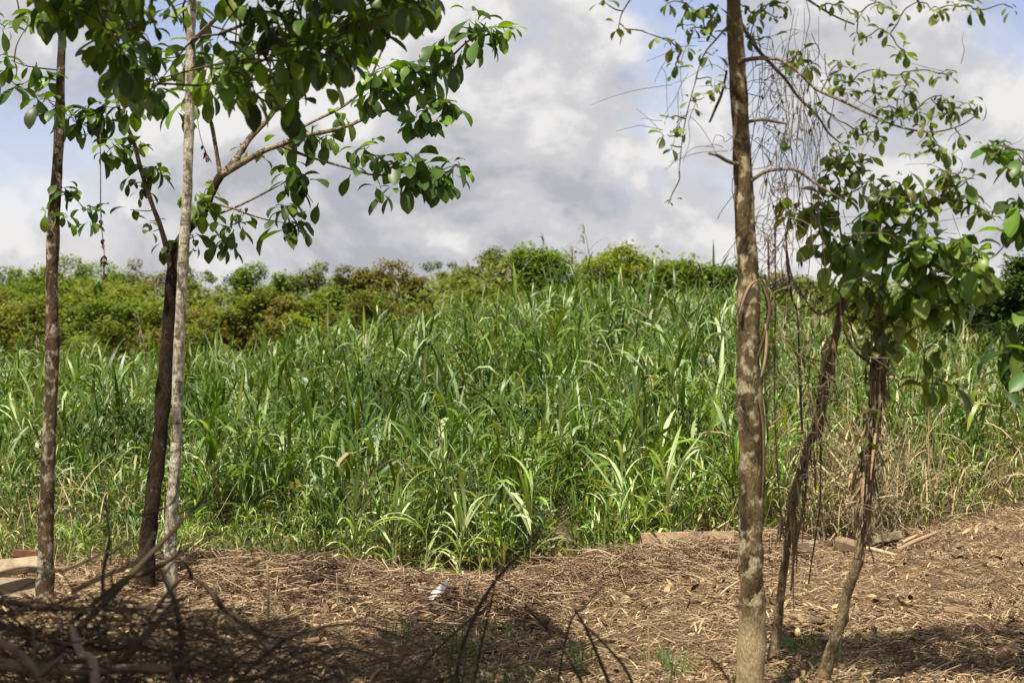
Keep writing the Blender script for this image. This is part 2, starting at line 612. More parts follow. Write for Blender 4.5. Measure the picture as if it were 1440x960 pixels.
def cane_colours(n, x, y, dry, tone=0.24):
    g = np.array([0.108, 0.185, 0.012])
    pale = np.array([0.26, 0.335, 0.155])  # pale silvery leaves, with highlights put into the colour
    deep = np.array([0.030, 0.074, 0.007])  # deep green leaves, with shade contrast put into the colour
    yel = np.array([0.18, 0.21, 0.022])
    straw = np.array([0.42, 0.35, 0.19])
    a = np.clip(vnoise(x * 0.45, y * 0.45, 21) * 1.3 - 0.15 + RNG.normal(0, 0.25, n), 0, 1)[:, None]
    dark = np.exp(-((x + 2.6) / 2.3) ** 2 - ((y - 37.5) / 5.0) ** 2)[:, None]  # darker olive growth here, with deep shade painted into the leaf colour
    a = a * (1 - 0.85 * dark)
    c = deep * (1 - a) + g * a
    p = RNG.random(n)[:, None]
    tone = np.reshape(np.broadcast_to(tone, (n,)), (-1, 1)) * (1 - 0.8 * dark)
    c = np.where(p < tone, pale * RNG.uniform(0.75, 1.1, (n, 1)), c)
    c = np.where((p > tone) & (p < tone + 0.06), yel, c)
    c = np.where(RNG.random((n, 1)) < np.reshape(dry, (-1, 1)), straw * RNG.uniform(0.6, 1.1, (n, 1)), c)
    return c * RNG.uniform(0.75, 1.25, (n, 1))


def field_points(n, dmin, dmax, power=1.0):
    d = (RNG.random(n) * (dmax ** (1 + power) - dmin ** (1 + power)) + dmin ** (1 + power)) ** (1 / (1 + power))
    px = RNG.uniform(-170, 1610, n)
    return (px - 720) / FPX * d, d, px


def cane_height(x, y, px):
    e = y - edge_of(x, y)
    h = 1.1 + 0.85 * sstep(0.5, 6.0, e)
    left = 1 - sstep(230, 300, px)
    h = np.where(left > 0, h * (1 - left) + left * (0.35 + 1.15 * sstep(2.5, 8.5, e)), h)
    h = h * (1 - 0.22 * (1 - sstep(280, 520, px)) * (1 - left))
    right = sstep(1080, 1200, px)
    h = h * (1 - right) + right * (0.7 + 0.85 * sstep(0, 5, e))
    h = h * (0.58 + 0.78 * vnoise(x * 0.38, y * 0.3, 9)) * (0.60 + 0.8 * vnoise(x * 1.2, y * 0.9, 10))
    return h


qx, qy, qpx = field_points(3900, 25.4, 80, 0.55)                     # clumps, each of a few plants
qn = RNG.integers(2, 7, len(qx))
cid = np.repeat(np.arange(len(qx)), qn)
sp = 0.16 + 0.10 * (qy / 40.0)
cx = qx[cid] + RNG.normal(0, 1, len(cid)) * sp[cid]
cy = qy[cid] + RNG.normal(0, 1, len(cid)) * sp[cid]
cpx = px_of(cx, cy)
clump_h = RNG.uniform(0.62, 1.25, len(qx)) * np.where(RNG.random(len(qx)) < 0.10, 1.3, 1.0)
clump_pale = RNG.random(len(qx)) < 0.20
ch = cane_height(cx, cy, cpx) * RNG.uniform(0.78, 1.15, len(cx)) * clump_h[cid]
ctone = np.where(clump_pale[cid], 0.65, 0.12)
ce = cy - edge_of(cx, cy)
keep = (ce > 0.05)
cx, cy, cpx, ce, ch, ctone = cx[keep], cy[keep], cpx[keep], ce[keep], ch[keep], ctone[keep]
order = np.argsort(ce + 6.0 * ((cpx < -20) | (cpx > 1460)))
cx, cy, cpx, ce, ch, ctone = cx[order], cy[order], cpx[order], ce[order], ch[order], ctone[order]
cz = ground_h(cx, cy)


def cane_mass(mb, x, y, z, h, px, leaves, prof, fold=0.0, tone=0.24):
    n = len(x)
    lean = RNG.normal(0, 0.09, (n, 2))
    top = np.stack([x + lean[:, 0] * h, y + lean[:, 1] * h, z + h * 0.72], 1)
    foot = np.stack([x, y, z - 0.03], 1)
    dryp = 0.02 + 0.20 * sstep(1070, 1160, px) + 0.12 * (1 - sstep(180, 300, px)) * (y < 34)
    dryp = np.where(RNG.random(n) < 0.4, dryp * 0.2, dryp)
    sticks(mb, foot, top, 0.013, 0.008, np.array([0.17, 0.20, 0.07]), 3)
    m = n * leaves
    rep = lambda q: np.repeat(q, leaves, axis=0)
    t = np.tile(np.linspace(0.12, 1.0, leaves), n) + RNG.normal(0, 0.05, m)
    t = np.clip(t, 0.05, 1.0)
    F, T = rep(foot), rep(top)
    base = F + (T - F) * t[:, None]
    H = rep(h)
    az = RNG.uniform(0, 2 * PI, m)
    L = H * RNG.uniform(0.24, 0.52, m)
    L = np.clip(L, 0.22, 0.95)
    wd = (0.021 + 0.060 * RNG.random(m) ** 1.9) * np.clip(H / 1.6, 0.6, 1.1)
    lowdry = rep(dryp) + 0.28 * (t < 0.3)
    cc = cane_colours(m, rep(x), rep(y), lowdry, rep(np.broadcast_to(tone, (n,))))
    kind_ = RNG.random(m)
    for lo, hi, e0, e1, d0, d1, pw in ((0.0, 0.48, 66, 89, 8, 70, 2.0), (0.48, 0.74, 66, 86, 90, 165, 3.0), (0.74, 1.01, 48, 80, 60, 140, 1.25)):
        k = (kind_ >= lo) & (kind_ < hi)
        q = int(k.sum())
        if q:
            ribbons(mb, base[k], az[k], R(1) * RNG.uniform(e0, e1, q) - R(22) * (1 - t[k]), R(1) * RNG.uniform(d0, d1, q), L[k], wd[k], prof, cc[k], fold, RNG.normal(0, 0.7, q), pw)

N_PARTED, N_WHOLE = 130, 170
# --- plants of the front rank, each with its stalk and its leaves
ZONES = [(-40, 'beyond the left end of the cream slabs'), (62, 'right behind the cream slabs'), (130, 'just right of the first thin trunk'),
         (200, 'left of the dark forked trunk'), (262, 'behind the pale pole trunk'), (330, 'just right of the pale pole trunk'),
         (420, 'behind the upright stake'), (480, 'at the bend of the green front'), (540, 'right of the bend, left of the white paper'),
         (610, 'behind the white paper scrap'), (680, 'where the straw line dips lowest'), (760, 'behind the tip of the tallest bent shoot'),
         (840, 'behind the long thin straw stem'), (900, 'left of the long brown plank'), (960, 'behind the long brown plank'),
         (1040, 'close left of the mottled trunk'), (1085, 'hidden in part by the mottled trunk'), (1140, 'behind the crooked vine-hung trunk'),
         (1200, 'behind the thick tipped block'), (1260, 'behind the mossy board'), (1330, 'behind the propped brown pole'),
         (1400, 'at the green edge right of the board heap'), (9999, 'at the far right end of the green edge')]


def zone(px):
    return next(t for lim, t in ZONES if px < lim)


leaf_protos = []
for i in range(14):
    mb = MB()
    dr = R([15, 30, 45, 65, 80, 95, 110, 130, 145, 25, 55, 100, 70, 120][i])
    base_c = [(0.095, 0.17, 0.014), (0.24, 0.32, 0.12), (0.055, 0.11, 0.010), (0.145, 0.20, 0.025), (0.28, 0.35, 0.16)][i % 5]
    ribbons(mb, [(0, 0, 0)], 0, 0, dr, 1.0, 0.062, [0.4, 0.8, 1.0, 0.98, 0.85, 0.6, 0.06], base_c, 0.35, RNG.normal(0, 0.6), 1.25 if dr < 0.9 else 2.6)
    leaf_protos.append(mb.mesh('leaf', M_CANE))
straw_protos = []
for i in range(4):
    mb = MB()
    ribbons(mb, [(0, 0, 0)], 0, 0, R([60, 110, 140, 90][i]), 1.0, 0.035, [0.4, 0.8, 1.0, 0.9, 0.6, 0.1],
            np.array((0.40, 0.33, 0.18)) * (0.8 + 0.1 * i), 0.4, 0.9, 1.1)
    straw_protos.append(mb.mesh('leaf', M_CANE))
stalk_protos = []
for i in range(5):
    mb = MB()
    bx, by = RNG.normal(0, 0.05, 2)
    tube(mb, [(0, 0, -0.03), (bx, by, 0.35), (bx * 1.6, by * 2, 0.72)], [0.012, 0.010, 0.005], (0.20, 0.22, 0.08), 6, 4, 0.12, i)
    stalk_protos.append((mb.mesh('stalk', M_STRAW), bx, by))


def leafy_cane(x, y, h, n_leaf, label, group, pale=None, upright=0.6, dry=0.08, name='cane_plant', bold=1.0):
    z = float(ground_h(x, y))
    root = thing(name, (x, y, z), label, 'cane', group)
    sm, bx, by = stalk_protos[random.randrange(5)]
    rz = random.uniform(0, 6.28)
    s = link('stalk', sm, root, (0, 0, 0), (0, 0, rz), (1, 1, h))
    cz_, sz_ = math.cos(rz), math.sin(rz)
    for k in range(n_leaf):
        t = (k + random.random()) / n_leaf
        q = t * 0.72
        sx, sy = bx * 1.6 * t, by * 2 * t
        loc = (sx * cz_ - sy * sz_, sx * sz_ + sy * cz_, q * h)
        L = min(max(h * random.uniform(0.28, 0.56), 0.25), 1.0)
        el = R(50) + R(36) * t * random.uniform(0.6, 1.0)
        if random.random() < dry + (0.25 if t < 0.25 else 0):
            me = random.choice(straw_protos)
        elif random.random() < upright:
            me = leaf_protos[random.choice((0, 1, 2, 9, 10))]
        else:
            me = leaf_protos[random.choice((3, 4, 5, 6, 7, 8, 11, 12, 13))]
        if pale and random.random() < pale:
            me = leaf_protos[random.choice((1, 4, 9, 11))]
        link('leaf', me, root, loc, (0, -el, random.uniform(0, 6.28)), (L * bold ** .6, L * bold, L * bold ** .6))
    return root


special = [  # plants the photograph lets one pick out
    (640, 24.35, 1.30, 12, 'tall pale cane clump with upright strap leaves standing at the straw line', 0.9, 0.85),
    (652, 24.55, 1.25, 10, 'upright pale cane right beside the tallest clump at the straw line', 0.9, 0.8),
    (602, 25.00, 0.95, 10, 'small pale fan of cane leaves just left of the tall pale clump', 0.8, 0.6),
    (497, 25.60, 1.45, 11, 'pale cane with long arching leaves at the bend of the green front', 0.7, 0.4),
    (548, 25.70, 1.25, 10, 'leaning pale cane between the bend and the small fan', 0.7, 0.4),
    (745, 25.60, 1.55, 11, 'tall green cane with leaves drooping either side behind the dark bent twig', 0.4, 0.5),
    (885, 27.30, 1.75, 12, 'tall bright cane rising behind the thin end of the brown plank', 0.6, 0.5),
    (945, 27.60, 1.65, 12, 'bright cane with folded leaf tips above the long brown plank', 0.6, 0.5),
    (1010, 38.00, 2.3, 14, 'grey-green cane fan spreading its leaves close beside the mottled trunk', 1.0, 0.35),
    (588, 50.00, 2.4, 13, 'silvery upright cane standing out high on the thicket slope', 1.0, 0.8),
    (22, 38.00, 2.2, 13, 'silvery cane tuft at the far end of the thicket beyond the first thin trunk', 1.0, 0.8),
    (52, 39.00, 2.25, 13, 'whitish cane tuft touching the first thin trunk from behind', 1.0, 0.7),
    (300, 31.00, 1.9, 12, 'tall cane with a long bent leaf just right of the pale pole trunk', 0.5, 0.5),
]
for px, d, h, nl, lab, pale, upr in special:
    leafy_cane((px - 720) / FPX * d, d, h, nl, lab, 'cane plants of the thicket', pale, upr, 0.03, bold=1.45)
for i in range(N_PARTED):
    right = cpx[i] > 1080
    leafy_cane(float(cx[i]), float(cy[i]), float(max(ch[i], 0.55)), random.choice((10, 11, 12)),
               ('short ' if ch[i] < 0.9 else 'tall ') + ('dry-leaved' if right else 'leafy green') + ' front cane ' + zone(cpx[i]),
               'cane plants of the thicket', None, 0.45, 0.22 if right else 0.08)
whole = []
for i in range(12):
    mb = MB()
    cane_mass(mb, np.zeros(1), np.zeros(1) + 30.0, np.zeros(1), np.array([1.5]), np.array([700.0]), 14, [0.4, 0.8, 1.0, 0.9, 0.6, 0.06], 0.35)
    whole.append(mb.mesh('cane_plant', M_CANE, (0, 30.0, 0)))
for i in range(N_PARTED, N_PARTED + N_WHOLE):
    s = float(max(ch[i], 0.5)) / 1.5
    o = link('cane_plant', whole[i % 12], None, (float(cx[i]), float(cy[i]), float(cz[i])), (0, 0, random.uniform(0, 6.28)), (s, s, s))
    tag(o, ('short' if s < 0.6 else 'tall') + ' second-rank cane ' + zone(cpx[i]), 'cane', 'cane plants of the thicket')
rest = slice(N_PARTED + N_WHOLE, None)
mb = MB()
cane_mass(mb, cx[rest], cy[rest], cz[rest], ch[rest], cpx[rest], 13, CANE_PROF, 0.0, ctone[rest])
tag(mb.build('cane_thicket', M_CANE), 'dense tall green cane covering the slope behind the cleared soil', 'cane', kind='stuff')

# --- tall flowering canes on the ridge
plume_labels = ['tall flowering cane with a hanging plume, highest on the ridge', 'flowering cane with a thin plume beside the highest plume', 'slender bare cane tip left of the two plumes', 'reed tip standing over the ridge left of the plumes', 'bent reed tip in the thicket over the crooked twig']
for (px, py, d, hh, lab) in ((822, 322, 62, 3.9, plume_labels[0]), (806, 350, 63, 3.3, plume_labels[1]), (765, 335, 60, 3.5, plume_labels[2]), (660, 372, 58, 3.2, plume_labels[3]), (722, 375, 52, 3.0, plume_labels[4]), (848, 372, 60, 3.0, 'reed tip just right of the two plumes on the ridge'), (900, 376, 60, 3.0, 'reed tip under the yellow-green tree on the ridge top'), (985, 372, 60, 3.0, 'reed tip on the ridge close left of the mottled trunk'), (560, 398, 54, 2.8, 'reed tip standing before the brown-green round tree')):
    tip = at(px, py, d)
    gz = float(ground_h(tip[0], d))
    root = thing('flowering_cane', (tip[0] + 0.25, d, gz), lab, 'cane', 'flowering canes on the ridge')
    b = MB()
    p0 = np.array((tip[0] + 0.25, d, gz - 0.05))
    tube(b, [p0, p0 + (0.02, 0, (tip[2] - gz) * 0.6), tip], [0.02, 0.015, 0.007], (0.16, 0.17, 0.06), 5, 4)
    b.build('stalk', M_STRAW, root)
    b = MB()
    n = 26
    bs = np.array([tip - np.array((0, 0, 0.5)) * q for q in RNG.random(n)])
    ribbons(b, bs, RNG.uniform(PI * 0.6, PI * 1.4, n), RNG.uniform(R(40), R(80), n), RNG.uniform(R(60), R(130), n), 0.38, 0.025, [0.5, 1, 0.8, 0.2], (0.24, 0.21, 0.13))
    b.build('plume', M_STRAW, root)
    for k in range(7):
        t = random.uniform(0.35, 0.85)
        b = MB()
        ribbons(b, [p0 + (tip - p0) * t], random.uniform(0, 6.28), R(60), R(random.uniform(20, 110)), 0.9, 0.05, CANE_PROF, (0.10, 0.16, 0.04), 0.3)
        b.build('leaf', M_CANE, root)

# --- weeds and creepers that fill the thicket, grass at its foot
mb = MB()
n = 130000
wx, wy, wpx = field_points(n, 25.6, 62, 0.2)
we = wy - edge_of(wx, wy)
cl = vnoise(wx * 1.2, wy * 1.0, 41)
k = (we > 0.0) & (cl > 0.30)
wx, wy, wpx, we, cl = wx[k], wy[k], wpx[k], we[k], cl[k]
n = len(wx)
wh = cane_height(wx, wy, wpx) * np.clip((cl - 0.22) * 2.0, 0.2, 1.05) * RNG.random(n) ** 0.7
wc = np.array([0.035, 0.072, 0.009]) * (1 - RNG.random((n, 1))) + np.array([0.10, 0.15, 0.016]) * RNG.random((n, 1)) ** 1.5
dr = (RNG.random(n) < 0.05 + 0.3 * sstep(1080, 1150, wpx))
wc[dr] = np.array([0.34, 0.27, 0.14])
ribbons(mb, np.stack([wx, wy, ground_h(wx, wy) + wh], 1), RNG.uniform(0, 2 * PI, n), RNG.uniform(R(-30), R(60), n), RNG.uniform(0, R(80), n),
        RNG.uniform(0.05, 0.115, n), RNG.uniform(0.028, 0.06, n), [0.3, 1.0, 0.1], wc)
tag(mb.build('undergrowth', M_WEED), 'leafy weeds and creepers filling the foot of the cane', 'undergrowth', kind='stuff')
mb = MB()
n = 14000
gx, gy, gpx = field_points(n, 25.3, 37, 0.0)
ge = gy - edge_of(gx, gy)
pat = vnoise(gx * 0.9, gy * 0.9, 51)
k = ((ge > -0.3) & (ge < 1.3) & (pat > 0.60))
gx, gy, gpx = gx[k], gy[k], gpx[k]
n = len(gx)
gc = np.array([0.07, 0.14, 0.025]) + RNG.random((n, 1)) * np.array([0.09, 0.09, 0.03])
gd = RNG.random(n) < 0.10 + 0.3 * (1 - sstep(200, 300, gpx)) + 0.3 * sstep(1060, 1150, gpx)
gc[gd] = np.array([0.42, 0.34, 0.19]) * RNG.uniform(0.6, 1.0, (int(gd.sum()), 1))
ribbons(mb, np.stack([gx, gy, ground_h(gx, gy) - 0.02], 1), RNG.uniform(0, 2 * PI, n), RNG.uniform(R(50), R(85), n), RNG.uniform(R(20), R(110), n),
        RNG.uniform(0.2, 0.6, n), RNG.uniform(0.010, 0.022, n), [0.7, 1, 0.7, 0.1], gc)
# small tufts out on the cleared soil
for (px, py, cnt) in ((1105, 915, 50), (650, 925, 60), (700, 900, 25), (920, 935, 25), (1130, 905, 30), (950, 950, 30), (560, 900, 20), (820, 940, 25)):
    d = CAM_Z * FPX / (py - HORIZON)
    bx = (px - 720) / FPX * d + RNG.normal(0, 0.10, cnt)
    by = d + RNG.normal(0, 0.15, cnt)
    ribbons(mb, np.stack([bx, by, ground_h(bx, by) - 0.01], 1), RNG.uniform(0, 2 * PI, cnt), RNG.uniform(R(60), R(88), cnt), RNG.uniform(R(10), R(90), cnt),
            RNG.uniform(0.12, 0.34, cnt), 0.014, [0.7, 1, 0.7, 0.1], np.array([0.08, 0.15, 0.03]) * RNG.uniform(0.7, 1.3, (cnt, 1)))
tag(mb.build('grass', M_WEED), 'short green and straw-coloured grass at the foot of the cane', 'grass', kind='stuff')

# --- dry stalks and dead vines lying over the edges
mb = MB()
n = 6000
sx, sy, spx = field_points(n, 26, 36, 0.0)
se = sy - edge_of(sx, sy)
k = (se > -0.4) & (se < 4.5) & ((spx > 1060) | ((spx < 260) & (RNG.random(n) < 0.6)) | (RNG.random(n) < 0.06)) & (vnoise(sx * 0.9, sy * 0.7, 61) > 0.33)
sx, sy, spx = sx[k], sy[k], spx[k]
se = sy - edge_of(sx, sy)
n = len(sx)
ribbons(mb, np.stack([sx, sy, ground_h(sx, sy) + RNG.uniform(-0.02, 1.3, n) * RNG.random(n) * sstep(-0.5, 1.5, se)], 1), RNG.uniform(0, 2 * PI, n), RNG.uniform(R(15), R(88), n), RNG.uniform(R(0), R(120), n),
        RNG.uniform(0.2, 0.9, n), RNG.uniform(0.008, 0.024, n), [0.8, 1, 0.9, 0.6, 0.2], np.array([0.34, 0.28, 0.15]) * RNG.uniform(0.4, 1.2, (n, 1)), 0, RNG.normal(0, 0.6, n))
tag(mb.build('dry_undergrowth', M_STRAW), 'dry tan stalks and dead creepers tangled along the thicket edge', 'dry grass', kind='stuff')

mb = MB()
n = 1500
dpx = np.where(RNG.random(n) < 0.8, RNG.normal(1180, 60, n), RNG.uniform(1070, 1460, n))
dd_ = np.interp(dpx, EDGE_PX, EDGE_D) + RNG.uniform(-0.2, 3.0, n)
dx = (dpx - 720) / FPX * dd_
ribbons(mb, np.stack([dx, dd_, ground_h(dx, dd_) + RNG.uniform(0, 1.9, n) * RNG.random(n)], 1), RNG.uniform(0, 2 * PI, n), RNG.uniform(R(-40), R(88), n), RNG.uniform(R(0), R(150), n),
        RNG.uniform(0.25, 1.1, n), RNG.uniform(0.008, 0.034, n), [0.8, 1, 0.9, 0.6, 0.2], np.array([0.38, 0.30, 0.17]) * RNG.uniform(0.4, 1.25, (n, 1)), 0, RNG.normal(0, 0.8, n), 1.6)
n = 260
dpx = RNG.normal(1185, 75, n)
dd_ = np.interp(dpx, EDGE_PX, EDGE_D) + RNG.uniform(-0.1, 2.4, n)
dx = (dpx - 720) / FPX * dd_
f0 = np.stack([dx, dd_, ground_h(dx, dd_) - 0.02], 1)
sticks(mb, f0, f0 + np.stack([RNG.normal(0, .35, n), RNG.normal(0, .2, n), RNG.uniform(.5, 2.0, n)], 1), 0.010, 0.005, np.array([0.33, 0.26, 0.15]) * RNG.uniform(.5, 1.3, (n, 1)), 4, RNG.normal(0, .06, (n, 3)))
tag(mb.build('dead_stalks', M_STRAW), 'tall tan dead stalks and folded dry leaves behind the vine-hung stems', 'dry grass', kind='stuff')

# ------------------------------------------------------------------ straw on the cleared soil
STRAW = np.array([0.58, 0.43, 0.255])
BROWN = np.array([0.11, 0.062, 0.033])
mb = MB()
n = 115000
d = np.sqrt(RNG.random(n) * (34 ** 2 - 15.5 ** 2) + 15.5 ** 2)
px = RNG.uniform(-120, 1560, n)
x = (px - 720) / FPX * d
e = d - edge_of(x, d)
dens = 0.22 + 0.9 * vnoise(x * 0.9, d * 0.7, 71) ** 1.4
dens = np.where((e > -1.8) & (px < 1100), dens + 0.5, dens)
k = (e < 0.4) & (RNG.random(n) < dens)
x, d, px, e = x[k], d[k], px[k], e[k]
n = len(x)
az = RNG.uniform(0, PI, n)
L = RNG.gamma(2.2, 0.062, n).clip(0.03, 0.5)
tilt = np.abs(RNG.normal(0, 0.16, n))
z = ground_h(x, d) + 0.004 + RNG.random(n) ** 2 * 0.05
a = np.stack([x, d, z], 1)
dv = np.stack([np.cos(az) * np.cos(tilt), np.sin(az) * np.cos(tilt), np.sin(tilt)], 1) * L[:, None]
m_ = RNG.random((n, 1)) ** 1.4
col = BROWN * (1 - m_) + STRAW * m_
ra = RNG.uniform(0.0025, 0.0065, n)
sticks(mb, a, a + dv, ra, ra * 0.7, col * RNG.uniform(0.7, 1.15, (n, 1)), 3)
# flat dead blades
n2 = 14000
kk = RNG.integers(0, n, n2)
ribbons(mb, a[kk] + RNG.normal(0, 0.15, (n2, 3)) * (1, 1, 0) + (0, 0, 0.01), RNG.uniform(0, 2 * PI, n2), RNG.uniform(0, R(40), n2), RNG.uniform(R(10), R(70), n2),
        RNG.uniform(0.05, 0.22, n2), RNG.uniform(0.007, 0.024, n2), [0.6, 1, 0.8, 0.2], (STRAW * 0.9) * (0.15 + RNG.random((n2, 1)) ** 1.6), 0, RNG.normal(0, 0.8, n2))
tag(mb.build('straw_litter', M_STRAW), 'scattered straw and chopped stems over the brown soil', 'straw', kind='stuff')

mb = MB()
n = 5200
d = np.sqrt(RNG.random(n) * (31 ** 2 - 15.5 ** 2) + 15.5 ** 2)
px = RNG.uniform(-120, 1560, n)
x = (px - 720) / FPX * d
k = (d < edge_of(x, d) - 0.2) & (RNG.random(n) < 0.25 + 0.75 * (vnoise(x * 0.6, d * 0.6, 88) > 0.55))
x, d = x[k], d[k]
n = len(x)
ribbons(mb, np.stack([x, d, ground_h(x, d) + RNG.uniform(0.005, 0.05, n)], 1), RNG.uniform(0, 2 * PI, n), RNG.uniform(R(-10), R(50), n), RNG.uniform(R(-60), R(90), n), RNG.uniform(.06, .19, n), RNG.uniform(.03, .08, n), [0.2, 0.9, 1.0, 0.6, 0.1],
        np.where(RNG.random((n, 1)) < 0.3, np.array([[0.34, 0.25, 0.13]]), np.array([[0.13, 0.075, 0.038]])) * RNG.uniform(.5, 1.4, (n, 1)), 0.4, RNG.normal(0, 0.8, n))
n = 2600
d = np.sqrt(RNG.random(n) * (33 ** 2 - 15.5 ** 2) + 15.5 ** 2)
x = (RNG.uniform(-120, 1560, n) - 720) / FPX * d
k = (d < edge_of(x, d) - 0.3) & (vnoise(x * 0.7, d * 0.5, 91) > 0.42)
x, d = x[k], d[k]
n = len(x)
r_ = RNG.gamma(2.0, 0.012, n).clip(0.01, 0.08)
c0 = np.stack([x, d, ground_h(x, d)], 1)
sticks(mb, c0 - np.stack([r_, r_ * RNG.normal(0, .5, n), r_ * 0.2], 1), c0 + np.stack([r_, r_ * RNG.normal(0, .5, n), r_ * RNG.uniform(.2, 1, n)], 1), r_ * 0.9, r_ * 0.5, np.array([0.105, 0.062, 0.034]) * RNG.uniform(.6, 1.5, (n, 1)), 5, RNG.normal(0, 0.3, (n, 3)) * r_[:, None])
tag(mb.build('leaf_litter', M_STRAW), 'curled dead leaves and small clods strewn over the brown soil', 'litter', kind='stuff')

# the raked row of stems along the thicket: a loose heap of long stems
mb = MB()
n = 9500
px = RNG.uniform(200, 1120, n)
dd = np.interp(px, EDGE_PX, EDGE_D)
e = RNG.normal(-1.3, 0.75, n)
y = dd + e
x = (px - 720) / FPX * y
hgt = RNG.random(n) * 0.28 * np.exp(-((e + 1.4) / 0.9) ** 2)
az = RNG.normal(0.0, 1.0, n)
L = RNG.gamma(3.0, 0.15, n).clip(0.15, 1.3)
tilt = RNG.normal(0.0, 0.24, n)
c0 = np.stack([x, y, ground_h(x, y) + 0.02 + hgt], 1)
dv = np.stack([np.cos(az) * np.cos(tilt), np.sin(az) * np.cos(tilt), np.sin(tilt)], 1) * L[:, None] * 0.5
sg = RNG.normal(0, 0.035, (n, 3)) + (0, 0, 0.03)
m_ = RNG.random((n, 1)) ** 2.0
col = np.array([0.10, 0.055, 0.03]) * (1 - m_) + np.array([0.56, 0.42, 0.27]) * m_
ra = RNG.uniform(0.003, 0.0085, n)
sticks(mb, c0 - dv, c0 + dv, ra, ra * 0.6, col, 4, sg)
tag(mb.build('stem_row', M_STRAW), 'raked row of tangled dry stems along the front of the cane', 'straw', 'dry plant waste', kind='stuff')

# litter banked round the feet of the trunks
mb = MB()
for (px, py, rad_) in ((65, 850, .13), (205, 835, .14), (238, 885, .10), (1055, 990, .15), (1086, 940, .10), (1150, 968, .10)):
    d0 = CAM_Z * FPX / (py - HORIZON)
    n = 170
    th = RNG.uniform(0, 2 * PI, n)
    rr = rad_ * RNG.uniform(0.7, 2.6, n)
    x, y = (px - 720) / FPX * d0 + rr * np.cos(th), d0 + rr * np.sin(th)
    up_ = np.clip(0.10 - 0.35 * (rr - rad_), 0, 0.1) * RNG.random(n)
    a = np.stack([x, y, ground_h(x, y) + up_ + 0.005], 1)
    t2 = RNG.uniform(0, 2 * PI, n)
    L = RNG.uniform(.05, .28, n)
    b = a + np.stack([np.cos(t2) * L, np.sin(t2) * L, RNG.normal(0.01, .03, n)], 1)
    b[:, 2] = np.maximum(b[:, 2], ground_h(b[:, 0], b[:, 1]) + 0.004)
    sticks(mb, a, b, 0.005, 0.003, BROWN + (STRAW - BROWN) * RNG.random((n, 1)) ** 1.5, 4)
    k = 70
    ribbons(mb, a[:k], t2[:k], RNG.uniform(R(-10), R(60), k), RNG.uniform(0, R(90), k), RNG.uniform(.06, .16, k), RNG.uniform(.02, .06, k), [0.2, 1, 0.9, 0.1], np.array([0.22, 0.14, 0.07]) * RNG.uniform(.4, 1.5, (k, 1)), 0.3)
tag(mb.build('trunk_litter', M_STRAW), 'dead leaves and stems banked up round the feet of the trunks', 'litter', kind='stuff')

# single stems and sticks one can pick out
stick_list = [
    ((455, 825), (565, 818), 26.0, 0.020, (0.45, 0.33, 0.20), 'thick pale cane stem lying on the raked stems left of the white card'),
    ((245, 793), (300, 790), 26.5, 0.022, (0.48, 0.36, 0.23), 'pale stem end lying beside the pale pole trunk'),
    ((770, 822), (905, 787), 26.6, 0.013, (0.42, 0.31, 0.19), 'long thin stem slanting up to the long brown plank'),
    ((915, 787), (1010, 826), 26.4, 0.012, (0.46, 0.35, 0.22), 'thin pale stem crossing in front of the long brown plank'),
    ((1213, 770), (1262, 781), 28.2, 0.030, (0.42, 0.31, 0.20), 'short pale pole lying under the mossy board'),
    ((1262, 775), (1318, 748), 28.6, 0.032, (0.30, 0.20, 0.13), 'brown pole propped up at the end of the board heap'),
    ((1262, 768), (1290, 752), 28.7, 0.026, (0.40, 0.28, 0.18), 'short split stake beside the propped brown pole'),
    ((1140, 862), (1165, 880), 21.8, 0.012, (0.08, 0.05, 0.03), 'dark broken stick poking from the soil left of the leaning trunk'),
    ((930, 882), (1000, 868), 22.2, 0.010, (0.40, 0.30, 0.19), 'lone straw stem on bare soil left of the mottled trunk'),
    ((1010, 838), (1040, 815), 23.6, 0.010, (0.46, 0.36, 0.24), 'pale straw stem leaning towards the mottled trunk'),
]
for (p, q, dd_, r_, c_, lab) in stick_list:
    d1 = min(dd_, CAM_Z * FPX / max(p[1] - HORIZON, 1))
    d2 = min(dd_ + 0.3, CAM_Z * FPX / max(q[1] - HORIZON, 1))
    a, b = at(*p, d1), at(*q, d2)
    a[2] = max(a[2], float(ground_h(a[0], a[1])) + r_ * 0.6)
    b[2] = max(b[2], float(ground_h(b[0], b[1])) + r_ * 0.6)
    m = MB()
    tube(m, [a, a * 0.66 + b * 0.34 + (0, 0, 0.012), a * 0.33 + b * 0.67 + (0, 0, 0.006), b], [r_ * 1.1, r_, r_ * 0.95, r_ * 0.7], c_, 8, 4, 0.12, int(p[0]))
    o = m.build('dry_stick', M_STRAW, None, tuple(a))
    tag(o, lab, 'stick', 'sticks lying on the cleared soil')
# upright stakes
for (px, y0, y1, r_, lab) in ((377, 876, 795, 0.014, 'thin upright stake standing in the raked stems right of the pale pole trunk'),
                              (474, 862, 805, 0.008, 'short thin stem standing upright in the raked stems'),
                              (912, 955, 865, 0.008, 'bare dead shoot standing in the shade left of the mottled trunk')):
    dd_ = CAM_Z * FPX / (y0 - HORIZON)
    a, b = at(px, y0 + 4, dd_), at(px - 1, y1, dd_)
    m = MB()
    tube(m, [a, a * .5 + b * .5 + (0.008, 0, 0), b], [r_ * 1.15, r_, r_ * 0.8], (0.34, 0.25, 0.16), 7, 5, 0.15, px)
    tag(m.build('stake', M_STRAW, None, tuple(a)), lab, 'stake', 'upright stakes')

